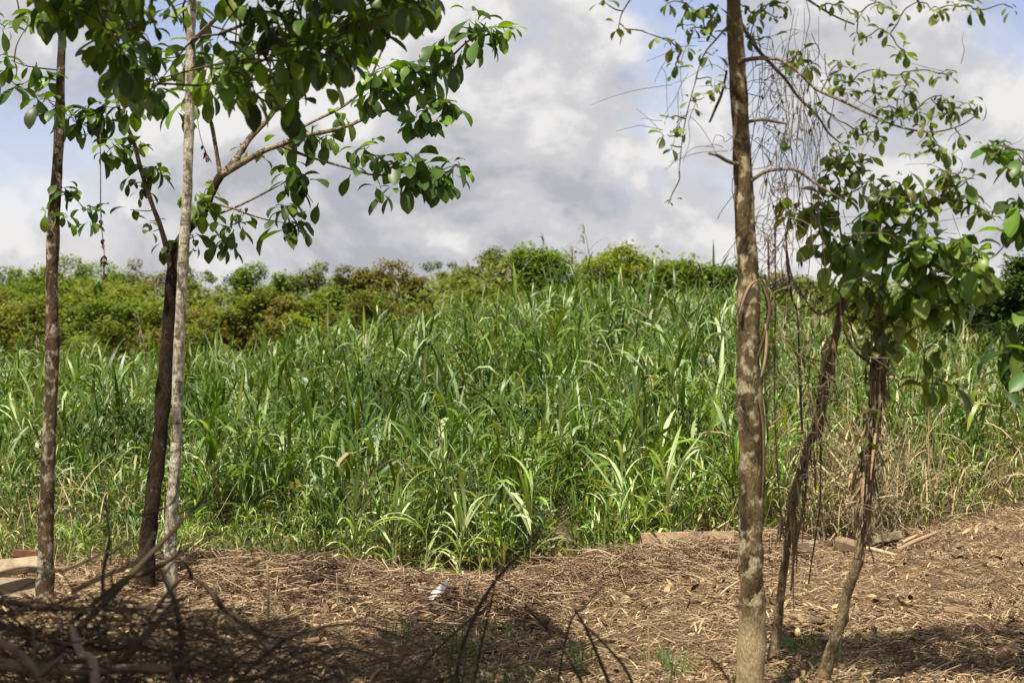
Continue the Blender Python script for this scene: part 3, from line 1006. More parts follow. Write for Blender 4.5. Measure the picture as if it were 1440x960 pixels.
# ------------------------------------------------------------------ boards, slabs, card, lump
def board(name, px, py, d, size, rz, rx, ry, col, mat, lab, cat, group=None, warp=0.03, chip=0.08, seed=0, lift=0.05):
    c = at(px, py, d)
    c[2] = max(c[2], float(ground_h(c[0], c[1])) + 0.5 * size[2] + lift)
    m = MB()
    slab(m, c, size, rz, rx, ry, col, 12, warp, chip, seed)
    return tag(m.build(name, mat, None, tuple(c), smooth=False), lab, cat, group)


BG_ = 'old boards along the thicket edge'
board('plank', 966, 786, 26.9, (1.25, 0.05, 0.15), R(2), R(-14), R(-1), (0.34, 0.24, 0.155), M_BOARD, 'long light brown plank on edge at the foot of the cane', 'plank', BG_, 0.02, 0.04, 1, 0.22)
board('plank', 1020, 791, 27.5, (0.42, 0.05, 0.10), R(-8), R(-25), R(4), (0.30, 0.22, 0.15), M_BOARD, 'short grey-brown plank half hidden by the mottled trunk', 'plank', BG_, seed=2, lift=0.2)
board('plank', 1105, 793, 27.0, (0.66, 0.09, 0.14), R(6), R(-20), R(-4), (0.13, 0.085, 0.055), M_BOARD, 'dark brown plank lying behind the thin vine-hung trunk', 'plank', BG_, seed=3)
board('plank', 1120, 779, 28.0, (0.62, 0.16, 0.06), R(4), R(5), R(-8), (0.25, 0.205, 0.14), M_BOARD, 'pale board resting flat above the dark plank', 'plank', BG_, seed=4)
board('plank', 1192, 768, 28.2, (0.34, 0.22, 0.16), R(-28), R(8), R(12), (0.20, 0.145, 0.09), M_BOARD, 'thick brown block tipped on its end left of the leaning trunk', 'plank', BG_, seed=5)
board('plank', 1243, 758, 28.8, (0.46, 0.30, 0.12), R(10), R(-18), R(-10), (0.20, 0.18, 0.11), M_BOARD, 'mossy dark board propped right of the leaning trunk', 'plank', BG_, seed=6)
board('plank', 1150, 764, 28.9, (0.50, 0.10, 0.05), R(6), R(5), R(2), (0.10, 0.07, 0.045), M_BOARD, 'thin dark board sticking out left of the thick block', 'plank', BG_, seed=7)
board('board_scrap', 1345, 867, 22.2, (0.28, 0.10, 0.06), R(-6), R(-10), R(3), (0.27, 0.17, 0.10), M_BOARD, 'small brown board scrap lying alone on the bare soil', 'board', None, seed=8)
SG_ = 'pale slabs by the first thin trunk'
board('pale_slab', 12, 797, 23.9, (0.80, 0.07, 0.20), R(3), R(-40), R(-6), (0.33, 0.265, 0.18), M_PALE, 'cream slab lying on top of the slab heap by the first thin trunk', 'slab', SG_, 0.03, 0.05, 9)
board('pale_slab', 10, 828, 23.4, (0.84, 0.08, 0.24), R(-2), R(-25), R(0), (0.29, 0.23, 0.155), M_PALE, 'lower cream slab standing on edge in the slab heap', 'slab', SG_, 0.03, 0.05, 10)
board('plank', 15, 807, 23.3, (0.86, 0.10, 0.04), R(4), R(-5), R(-11), (0.07, 0.045, 0.03), M_BOARD, 'dark thin plank wedged between the two cream slabs', 'plank', BG_, seed=11)
board('plank', 20, 845, 22.8, (0.70, 0.10, 0.035), R(-2), R(4), R(1), (0.10, 0.065, 0.04), M_BOARD, 'dark thin plank lying along the foot of the cream slabs', 'plank', BG_, seed=12)
board('plank', 36, 779, 24.4, (0.30, 0.2, 0.10), R(12), R(-8), R(6), (0.14, 0.06, 0.035), M_BOARD, 'reddish brown block behind the top cream slab', 'plank', BG_, seed=13)

# white folded card
c = at(620, 845, 22.2)
gz = float(ground_h(c[0], c[1]))
m = MB()
pts = np.array([(-0.07, 0, 0.0), (0.03, -0.01, 0.015), (0.075, 0.03, 0.125), (-0.045, 0.05, 0.03), (0.02, 0.09, 0.02)])
pp = 1.5 * np.array([(-0.075, -0.02, 0.002), (0.025, -0.03, 0.006), (0.062, 0.00, 0.118), (-0.02, 0.0, 0.045)]) + (c[0], c[1], gz + 0.23)
bk = pp + (0.0, 0.006, 0.0)
m.add(np.concatenate([pp, bk]), [(0, 1, 2, 3), (7, 6, 5, 4), (0, 4, 5, 1), (1, 5, 6, 2), (2, 6, 7, 3), (3, 7, 4, 0)], (0.85, 0.84, 0.82))
fl = 1.3 * np.array([(-0.075, -0.02, 0.004), (-0.02, 0.0, 0.047), (-0.06, -0.12, 0.012), (-0.15, -0.07, 0.008)]) + (c[0], c[1], gz + 0.17)
fb = fl - (0, 0, 0.005)
m.add(np.concatenate([fl, fb]), [(0, 1, 2, 3), (7, 6, 5, 4), (0, 4, 5, 1), (1, 5, 6, 2), (2, 6, 7, 3), (3, 7, 4, 0)], (0.74, 0.70, 0.68))
tag(m.build('paper_scrap', M_PAPER, None, (c[0], c[1], gz), smooth=False), 'folded white paper scrap with a raised corner on the straw', 'paper')


def lump(name, px, py, d, size, col, mat, lab, cat, seed):
    c = at(px, py, d)
    c[2] = float(ground_h(c[0], c[1])) + size[2] * 0.35
    n1, n2_ = 14, 8
    V = []
    for i in range(n2_ + 1):
        th = PI * i / n2_
        for j in range(n1):
            ph = 2 * PI * j / n1
            r = 0.75 + 0.5 * float(vnoise(j % n1 * 0.7 + 3, i * 0.8, seed)) * math.sin(th) + 0.18 * float(vnoise(j * 1.9, i * 2.1, seed + 2))
            V.append((c[0] + size[0] * r * math.sin(th) * math.cos(ph), c[1] + size[1] * r * math.sin(th) * math.sin(ph), c[2] + size[2] * r * math.cos(th)))
    f = [(i * n1 + j, i * n1 + (j + 1) % n1, (i + 1) * n1 + (j + 1) % n1, (i + 1) * n1 + j) for i in range(n2_) for j in range(n1)]
    m = MB()
    m.add(V, f, col)
    return tag(m.build(name, mat, None, tuple(c)), lab, cat)


lump('stone', 272, 884, 21.4, (0.12, 0.10, 0.12), (0.42, 0.31, 0.20), M_PALE, 'pale tan stone on the shaded soil right of the pale pole trunk', 'stone', 3)
lump('stone', 185, 755, 25.6, (0.08, 0.08, 0.13), (0.50, 0.42, 0.22), M_PALE, 'yellowish stump-like stone just left of the dark forked trunk', 'stone', 5)
lump('soil_clod', 1420, 922, 19.9, (0.14, 0.12, 0.08), (0.09, 0.055, 0.035), M_DEAD, 'dark soil clod in the shade far right of the leaning trunk', 'clod', 8)
lump('soil_clod', 125, 872, 21.6, (0.12, 0.10, 0.07), (0.30, 0.22, 0.12), M_PALE, 'brown clod on the soil under the brush pile', 'clod', 9)

# ------------------------------------------------------------------ near trees
LEAF_PROF = [0.10, 0.14, 0.62, 0.95, 1.0, 0.80, 0.12]
GREENS = {
    'left': [(0.034, 0.075, 0.012), (0.045, 0.10, 0.014), (0.026, 0.055, 0.012), (0.10, 0.17, 0.02), (0.055, 0.11, 0.016), (0.036, 0.075, 0.015)],
    'light': [(0.13, 0.21, 0.025), (0.085, 0.15, 0.018), (0.16, 0.23, 0.035), (0.06, 0.12, 0.016)],
    'small': [(0.085, 0.13, 0.024), (0.13, 0.18, 0.034), (0.06, 0.10, 0.02), (0.17, 0.20, 0.05), (0.11, 0.12, 0.03)],
    'big': [(0.08, 0.145, 0.02), (0.12, 0.20, 0.028), (0.16, 0.22, 0.04), (0.06, 0.11, 0.016), (0.19, 0.23, 0.06)],
}
PROTO = {}
for key, cols in GREENS.items():
    lst = []
    for ci, c_ in enumerate(cols):
        for dr in (20, 55, 90):
            mb = MB()
            ribbons(mb, [(0, 0, 0)], 0, 0, R(dr), 1.0, {'left': 0.44, 'light': 0.42, 'small': 0.46, 'big': 0.50}[key], LEAF_PROF, c_, 0.28, RNG.normal(0, 0.25), 1.25, 1.2)
            lst.append(mb.mesh('leaf', M_LEAF))
    PROTO[key] = lst


class Tree:
    def __init__(self, name, label, base, cat='tree', group=None):
        self.base = np.asarray(base, float)
        self.root = thing(name, base, label, cat, group)
        self.nodes = []            # points on the wood, to tie twigs to
        self.radii = []
        self.n_leaf = 0
        self.extra = []            # leaves past the limit
        self.twigs = MB()
        self.has_twig = False

    def limb(self, name, path, widths, mat, sides=9, sub=6, rough=0.10, seed=0, flare=0.0, label=None):
        """path: (px, py, d); widths in photograph pixels at that distance."""
        pts = [at(*p) for p in path]
        pts = [p + RNG.normal(0, 0.012, 3) if 0 < i < len(pts) - 1 else p for i, p in enumerate(pts)]
        rad = [w * 0.5 * p[2] / FPX for w, p in zip(widths, path)]
        mb = MB()
        P = tube(mb, pts, rad, (0.2, 0.15, 0.1), sides, sub, rough, seed, flare)
        o = mb.build(name, mat, self.root)
        if label:
            o['label'] = label
        self.nodes.extend(P)
        return o

    def twig(self, a, b, r0=0.008, r1=0.004, sag=0.0, col=(0.10, 0.075, 0.05)):
        a, b = np.asarray(a, float), np.asarray(b, float)
        L = np.linalg.norm(b - a)
        m1 = a * 0.62 + b * 0.38 + RNG.normal(0, 0.06 * L, 3) + (0, 0, sag * L)
        m2 = a * 0.28 + b * 0.72 + RNG.normal(0, 0.05 * L, 3) + (0, 0, sag * L * 0.8)
        P = tube(self.twigs, [a, m1, m2, b], [r0, r0 * 0.8 + r1 * 0.2, r0 * 0.4 + r1 * 0.6, r1], col, 5, 3)
        self.has_twig = True
        return P

    def reach(self, p, r=0.007, col=(0.10, 0.075, 0.05), grow=True):
        """Tie a spray at p to the nearest wood below or inward."""
        nd = np.array(self.nodes)
        dv = p - nd
        dist = np.linalg.norm(dv, axis=1) + np.maximum(0, -dv[:, 2]) * 0.5
        i = int(np.argmin(dist))
        L = np.linalg.norm(dv[i])
        if L > 0.05:
            P = self.twig(nd[i], p, max(r, min(0.004 + 0.010 * L, 0.02)), 0.004, random.uniform(-0.02, 0.10), col)
            if grow:
                self.nodes.extend(P[2::3])

    def spray(self, p, n, L, key, hang=0.5, tie=True, max_parts=300, face=None):
        """A whorl of leaves at a twig end: the upper ones spread, the lower ones hang."""
        p = np.asarray(p, float)
        if tie:
            self.reach(p)
        a0 = random.uniform(0, 6.28)
        for k in range(n):
            az = a0 + 2.4 * k + random.gauss(0, 0.3)
            q = random.random()
            if q < hang:
                el, dr = R(random.uniform(-75, -15)), (0, 1)
            else:
                el, dr = R(random.uniform(-5, 50)), (1, 2)
            s = L * random.uniform(0.5, 1.25)
            off = np.array((math.cos(az), math.sin(az), 0)) * 0.02 + RNG.normal(0, 0.14 * L, 3)
            pi_ = random.randrange(len(PROTO[key]) // 3) * 3 + random.choice(dr)
            loc = p + off
            rot = (random.gauss(0, 0.35), -el, az)
            if self.n_leaf < max_parts:
                link('leaf', PROTO[key][pi_], self.root, tuple(loc - self.base), rot, (s, s, s))
                self.n_leaf += 1
            else:
                self.extra.append((loc, az, el, R((20, 55, 90)[pi_ % 3]), s, GREENS[key][pi_ // 3], random.gauss(0, 0.4)))

    def finish(self, twig_mat=M_TWIG):
        if self.has_twig:
            o = self.twigs.build('twigs', twig_mat, self.root)
            o['kind'] = 'stuff'
        if self.extra:
            mb = MB()
            loc, az, el, dr, s, c, tw = (np.array(q) for q in zip(*self.extra))
            ribbons(mb, loc, az, el, dr, s, s * 0.44, LEAF_PROF, c * RNG.uniform(0.75, 1.25, (len(c), 1)), 0.28, tw, 1.25, 1.2)
            o = mb.build('foliage', M_LEAF, self.root)
            o['kind'] = 'stuff'


def gpoint(px, py):
    d = CAM_Z * FPX / (py - HORIZON)
    x = (px - 720) / FPX * d
    return np.array((x, d, float(ground_h(x, d)) - 0.05)), d


# --- tree A: first thin trunk
gA, dA = gpoint(65, 850)
A = Tree('slender_tree', 'slender tree with dark lichen-spotted trunk behind the cream slabs, first of the three thin trunks', gA)
A.limb('trunk', [(64, 853, dA), (66, 790, dA), (69, 650, dA), (73, 500, dA), (77, 350, dA), (82, 200, dA), (87, 70, dA), (92, -80, dA), (98, -240, dA)],
       [27, 23, 20, 19, 18, 15, 11, 10, 6], M_BARK_A, 12, 9, 0.13, 2, 0.8)
for (px, py, dd_, n, L, key) in [
    (100, 270, 0, 6, .24, 'left'), (115, 290, -.2, 7, .24, 'left'), (135, 295, .1, 6, .22, 'left'), (85, 260, -.2, 5, .22, 'left'), (70, 300, -.2, 5, .2, 'light'), (95, 305, -.3, 6, .22, 'left'), (130, 310, 0, 5, .2, 'light'),
    (15, 85, -.3, 7, .3, 'left'), (45, 95, -.2, 7, .3, 'left'), (70, 110, 0, 7, .3, 'left'), (30, 120, .2, 7, .3, 'left'), (55, 140, -.3, 6, .3, 'left'), (80, 145, -.3, 6, .3, 'left'), (5, 110, 0, 6, .28, 'left'),
    (25, 25, .3, 7, .26, 'light'), (60, 15, 0, 7, .26, 'light'), (5, 40, .2, 6, .26, 'light'), (110, 10, .1, 7, .26, 'light'), (135, 25, 0, 6, .26, 'light'), (40, 35, -.3, 6, .24, 'light'), (-20, 20, 0, 6, .26, 'light'),
    (0, -40, .3, 7, .28, 'light'), (50, -50, 0, 7, .28, 'light'), (120, -45, 0, 7, .28, 'left'), (-50, -30, -.3, 7, .28, 'left'), (-60, 60, 0, 6, .28, 'left'), (-40, 110, .2, 6, .28, 'left'), (60, -120, 0, 8, .28, 'left'), (140, -120, .5, 8, .28, 'left'), (0, -130, -.5, 8, .28, 'left')]:
    A.spray(at(px, py, dA + dd_), n, L, key, 0.55)
A.finish()

# --- tree B: dark forked tree
gB, dB = gpoint(205, 835)
B = Tree('forked_tree', 'dark-trunked tree forking into long leafy arms behind the pale pole trunk', gB)
B.limb('trunk', [(203, 838, dB), (208, 770, dB), (218, 690, dB), (228, 590, dB), (236, 480, dB), (243, 385, dB), (256, 335, dB), (283, 296, dB), (300, 268, dB), (310, 247, dB)],
       [30, 25, 22, 21, 20, 20, 17, 14, 13, 12], M_BARK_B, 12, 8, 0.18, 4, 0.6)
limbs = [
    ([(243, 390, dB), (230, 335, dB - .2), (214, 285, dB - .3), (200, 240, dB - .4), (185, 195, dB - .5), (165, 140, dB - .5), (158, 60, dB - .5)], [10, 8, 7, 7, 6, 5, 4]),
    ([(310, 248, dB), (306, 215, dB), (297, 180, dB - .1), (291, 150, dB - .2), (285, 100, dB - .2), (282, 30, dB - .3)], [8, 6, 6, 5, 5, 4]),
    ([(310, 248, dB), (332, 222, dB), (352, 195, dB + .1), (375, 170, dB + .1), (393, 150, dB + .2), (405, 125, dB + .2), (425, 70, dB + .2), (450, 10, dB + .2), (470, -60, dB + .2)], [11, 10, 9, 8, 7, 6, 5, 4, 4]),
    ([(312, 246, dB), (345, 228, dB - .1), (372, 212, dB - .2), (400, 203, dB - .3), (430, 192, dB - .4), (462, 186, dB - .4), (490, 178, dB - .5), (520, 165, dB - .5), (556, 148, dB - .5), (600, 118, dB - .5), (645, 70, dB - .5), (680, 42, dB - .5)], [11, 9, 8, 7, 7, 6, 5, 5, 4, 4, 3, 2.5]),
    ([(395, 205, dB - .2), (425, 216, dB - .3), (455, 228, dB - .3), (485, 238, dB - .4), (530, 247, dB - .4), (575, 240, dB - .4), (625, 238, dB - .4)], [5, 4, 3.5, 3, 3, 2.5, 2]),
    ([(405, 190, dB), (440, 170, dB), (480, 150, dB), (515, 118, dB), (540, 60, dB), (560, 10, dB)], [5, 4, 4, 3, 3, 2.5]),
    ([(293, 285, dB), (325, 294, dB - .1), (350, 304, dB - .1), (378, 310, dB - .1)], [4, 3, 2.5, 2]),
    ([(310, 300, dB), (340, 288, dB), (375, 268, dB), (402, 255, dB)], [3.5, 3, 2.5, 2]),
]
for i, (pth, wd) in enumerate(limbs):
    pth = [(a_, b_, c_ + 1.2 * float(sstep(330, 600, a_))) for a_, b_, c_ in pth]
    B.limb('branch', pth, wd, M_BARK_LIMB, 8, 5, 0.10, 10 + i)
L0 = 0.34
for (px, py, dd_, n, L, key) in [
    (690, 38, -.5, 7, .30, 'left'), (660, 28, -.4, 7, .32, 'left'), (672, 55, -.5, 8, .34, 'left'), (655, 60, -.3, 6, .34, 'left'), (722, 38, -.5, 5, .22, 'light'), (710, 45, -.5, 4, .2, 'light'),
    (625, 62, -.5, 7, .33, 'left'), (605, 80, -.5, 7, .33, 'left'), (590, 92, -.6, 7, .33, 'left'), (615, 95, -.4, 6, .33, 'left'), (640, 85, -.5, 5, .32, 'left'),
    (565, 90, -.5, 7, .32, 'left'), (540, 95, -.6, 7, .32, 'light'), (520, 105, -.5, 7, .32, 'left'), (545, 120, -.5, 7, .33, 'left'), (575, 115, -.5, 7, .33, 'left'), (600, 110, -.4, 6, .33, 'left'), (525, 130, -.6, 6, .3, 'left'), (560, 135, -.5, 5, .3, 'light'),
    (625, 140, -.6, 6, .3, 'left'), (598, 158, -.6, 8, .34, 'left'), (585, 165, -.4, 6, .33, 'left'), (608, 170, -.5, 6, .33, 'left'), (515, 150, -.5, 4, .3, 'left'), (640, 150, -.6, 4, .26, 'light'),
    (500, 212, -.5, 6, .26, 'left'), (520, 205, -.4, 4, .28, 'left'), (535, 225, -.4, 5, .3, 'left'), (555, 228, -.5, 6, .3, 'left'), (578, 222, -.5, 7, .32, 'left'), (600, 235, -.5, 8, .33, 'left'), (585, 250, -.5, 7, .33, 'left'), (570, 262, -.4, 6, .33, 'left'), (615, 248, -.5, 7, .32, 'left'), (640, 232, -.5, 6, .28, 'left'), (652, 238, -.5, 4, .24, 'light'), (632, 255, -.5, 6, .33, 'left'), (535, 265, -.5, 4, .3, 'left'), (548, 262, -.5, 3, .26, 'light'), (500, 235, -.4, 3, .26, 'left'),
    (412, 235, -.2, 6, .33, 'light'), (420, 255, -.2, 8, .36, 'left'), (405, 250, -.2, 4, .3, 'left'), (440, 285, -.2, 1, .24, 'left'),
    (400, 292, -.2, 6, .28, 'left'), (412, 300, -.2, 5, .28, 'left'), (402, 315, -.2, 7, .36, 'left'), (415, 318, -.2, 5, .3, 'left'), (425, 308, -.2, 3, .26, 'left'),
    (335, 300, -.1, 4, .22, 'left'), (332, 315, -.1, 5, .26, 'left'), (312, 335, -.1, 6, .3, 'left'), (320, 345, 0, 5, .3, 'left'), (305, 315, 0, 4, .26, 'light'), (345, 298, 0, 3, .2, 'left'),
    (278, 285, -.3, 7, .30, 'light'), (288, 275, -.3, 5, .26, 'light'), (285, 300, -.2, 6, .3, 'light'), (272, 330, -.1, 5, .28, 'left'), (276, 345, -.1, 4, .28, 'left'), (297, 258, -.2, 4, .2, 'light'),
    (218, 235, -.3, 6, .26, 'left'), (222, 245, -.3, 5, .26, 'left'), (185, 258, -.3, 5, .22, 'left'), (195, 275, -.3, 4, .2, 'left'), (183, 295, -.3, 2, .24, 'left'), (205, 262, -.3, 4, .2, 'left'), (210, 310, -.3, 4, .2, 'light'), (215, 325, -.3, 3, .18, 'light'), (235, 340, -.2, 5, .28, 'left'),
    (160, 205, -.5, 7, .28, 'light'), (180, 210, -.5, 6, .28, 'left'), (150, 215, -.5, 6, .28, 'left'), (190, 200, -.4, 5, .26, 'light'), (130, 190, -.5, 4, .2, 'light'), (110, 175, -.4, 5, .3, 'left'), (130, 165, -.4, 6, .32, 'left'), (150, 150, -.5, 7, .32, 'left'), (120, 150, -.4, 6, .32, 'left'), (185, 150, -.5, 5, .3, 'left'), (125, 175, -.3, 5, .3, 'left'), (98, 165, -.2, 5, .28, 'left'),
    (345, 205, 0, 4, .2, 'left'), (375, 215, 0, 4, .24, 'left'), (430, 195, -.4, 6, .32, 'left'), (440, 185, -.4, 6, .3, 'left'), (460, 190, -.4, 5, .28, 'left'), (480, 165, -.4, 6, .28, 'light'), (418, 190, -.3, 4, .3, 'left'), (400, 195, -.2, 3, .24, 'light')]:
    off = 1.2 * float(sstep(330, 600, px))
    B.spray(at(px, py, dB + dd_ + off), n + 2 * (n > 4), L * (1 + off / dB), key, 0.6)
# main crown mass
low_x = [-60, 90, 130, 165, 200, 240, 270, 300, 345, 380, 430, 470, 500, 540, 600, 640]
low_y = [40, 70, 90, 110, 150, 178, 172, 140, 150, 158, 165, 120, 80, 38, 22, -10]
crown_pts = []
for _ in range(170):
    px = random.uniform(60, 600)
    ly = float(np.interp(px, low_x, low_y)) - 18
    py = ly - random.random() ** 1.25 * (ly + 60)
    crown_pts.append((px, py, random.uniform(-6.0, -3.0) if abs(px - 267) > 26 else random.uniform(-1.0, 0.8)))
for j, (px, py, dd_) in enumerate(crown_pts):
    if j % 2 == 0:
        B.spray(at(px, py, dB - 1.5 + dd_), random.choice((6, 7, 8)), 0.30, random.choice(('left', 'left', 'light')), 0.55)
B.finish()

# --- tree C: pale pole trunk
gC, dC = gpoint(238, 885)
C = Tree('pole_tree', 'straight pale ringed trunk like a pole in front of the dark forked trunk', gC)
C.limb('trunk', [(237, 888, dC), (239, 830, dC), (241, 740, dC), (246, 620, dC), (252, 500, dC), (258, 380, dC), (263, 250, dC), (267, 120, dC), (271, 0, dC), (276, -150, dC), (280, -300, dC)],
       [22, 18, 17, 16, 15.5, 15, 14, 13, 12, 10, 6], M_BARK_C, 12, 9, 0.10, 6, 0.8)
for (sgn, h0) in ((-1, -40), (1, -90), (-1, -160), (1, -200), (0.5, 30)):
    C.limb('branch', [(270, h0 + 30, dC), (270 + sgn * 60, h0, dC - 1.2), (270 + sgn * 130, h0 - 30, dC - 2.6), (270 + sgn * 200, h0 - 70, dC - 4.0)], [8, 6, 5, 3], M_BARK_LIMB, 7, 5, 0.1, int(50 + h0))
for j, (px, py, dd_) in enumerate(crown_pts):
    if j % 2 == 1:
        C.spray(at(px, py, dC + 0.9 + dd_), random.choice((6, 7, 8)), 0.28, random.choice(('left', 'light', 'left')), 0.6)
C.spray(at(275, 5, dC - 1.3), 3, 0.3, 'light', 0.8)
C.spray(at(405, 75, dC - 0.8), 2, 0.28, 'light', 1.0)
# the rest of its crown, over the bank and above the frame
for _ in range(230):
    x, y, z = random.uniform(-6.8, -0.8), random.uniform(14.0, 18.0), random.uniform(6.3, 7.6)
    if CAM_Z + 440 / FPX * y + 0.5 > z:
        z = CAM_Z + 440 / FPX * y + 0.4 + 0.5 * random.random()
    C.spray((x, y, z), 7, 0.40, 'left', 0.4, tie=True)
C.finish()

# --- tree D: mottled trunk
gD, dD = gpoint(1055, 990)
D = Tree('mottled_tree', 'thickest tree with mottled brown trunk, tan smooth foot and dry vines hanging from it', gD)
D.limb('trunk', [(1055, 994, dD), (1056, 940, dD), (1057, 860, dD), (1057, 760, dD), (1057, 640, dD), (1055, 520, dD), (1051, 400, dD), (1046, 290, dD), (1040, 190, dD), (1034, 95, dD), (1030, 0, dD), (1026, -120, dD), (1022, -300, dD)],
       [44, 39, 37, 35, 35, 34, 30, 27, 25, 23, 22, 19, 10], M_BARK_D, 16, 9, 0.12, 8, 0.25)
dlimbs = [
    ([(1036, 25, dD), (1052, 48, dD), (1068, 68, dD + .1), (1086, 92, dD + .2), (1103, 112, dD + .3), (1124, 135, dD + .4), (1148, 165, dD + .5), (1165, 185, dD + .6), (1182, 202, dD + .6)], [7, 6, 5.5, 5, 4.5, 4, 3.5, 3, 2]),
    ([(1036, 92, dD), (1052, 82, dD - .2), (1075, 81, dD - .3), (1098, 88, dD - .3), (1122, 105, dD - .4), (1150, 127, dD - .4), (1180, 143, dD - .5), (1222, 162, dD - .5), (1262, 175, dD - .5), (1310, 185, dD - .5), (1352, 178, dD - .5), (1376, 160, dD - .5)], [7, 6, 6, 5, 4.5, 4, 4, 3.5, 3, 2.5, 2, 1.5]),
    ([(1044, 178, dD), (1056, 170, dD - .1), (1075, 167, dD - .2), (1092, 169, dD - .2), (1106, 174, dD - .2)], [6, 5, 5, 4.5, 3.5]),
    ([(1040, 232, dD), (1025, 226, dD - .2), (1010, 219, dD - .3), (997, 216, dD - .4)], [6, 5.5, 5, 4.5]),
    ([(1052, 258, dD), (1075, 243, dD - .1), (1098, 238, dD - .1), (1122, 242, dD - .2), (1142, 254, dD - .2), (1165, 268, dD - .3), (1190, 285, dD - .3)], [6, 5.5, 5, 5, 4.5, 3.5, 2]),
    ([(1022, 100, dD), (1014, 130, dD - .2), (1005, 150, dD - .3), (998, 172, dD - .4)], [3, 4, 4, 3]),
    ([(1030, 30, dD), (1005, 60, dD - .2), (990, 80, dD - .2), (975, 120, dD - .3), (962, 180, dD - .3), (955, 240, dD - .3)], [3, 2.5, 2, 2, 1.6, 1.2]),
    ([(1034, -60, dD), (1080, -40, dD), (1130, -5, dD), (1170, 20, dD), (1202, 35, dD)], [7, 5, 4, 3, 2]),
    ([(1030, -140, dD), (1100, -120, dD - .5), (1200, -60, dD - 1), (1290, -20, dD - 1.2), (1370, 5, dD - 1.2)], [9, 7, 5, 4, 2]),
    ([(1022, -100, dD), (970, -80, dD - .4), (920, -40, dD - .6), (890, -5, dD - .6)], [7, 5, 3, 2]),
]
for i, (pth, wd) in enumerate(dlimbs):
    D.limb('branch', pth, wd, M_BARK_LIMB if i not in (5,) else M_BARK_B, 7, 5, 0.14, 20 + i)
S_ = 0.115
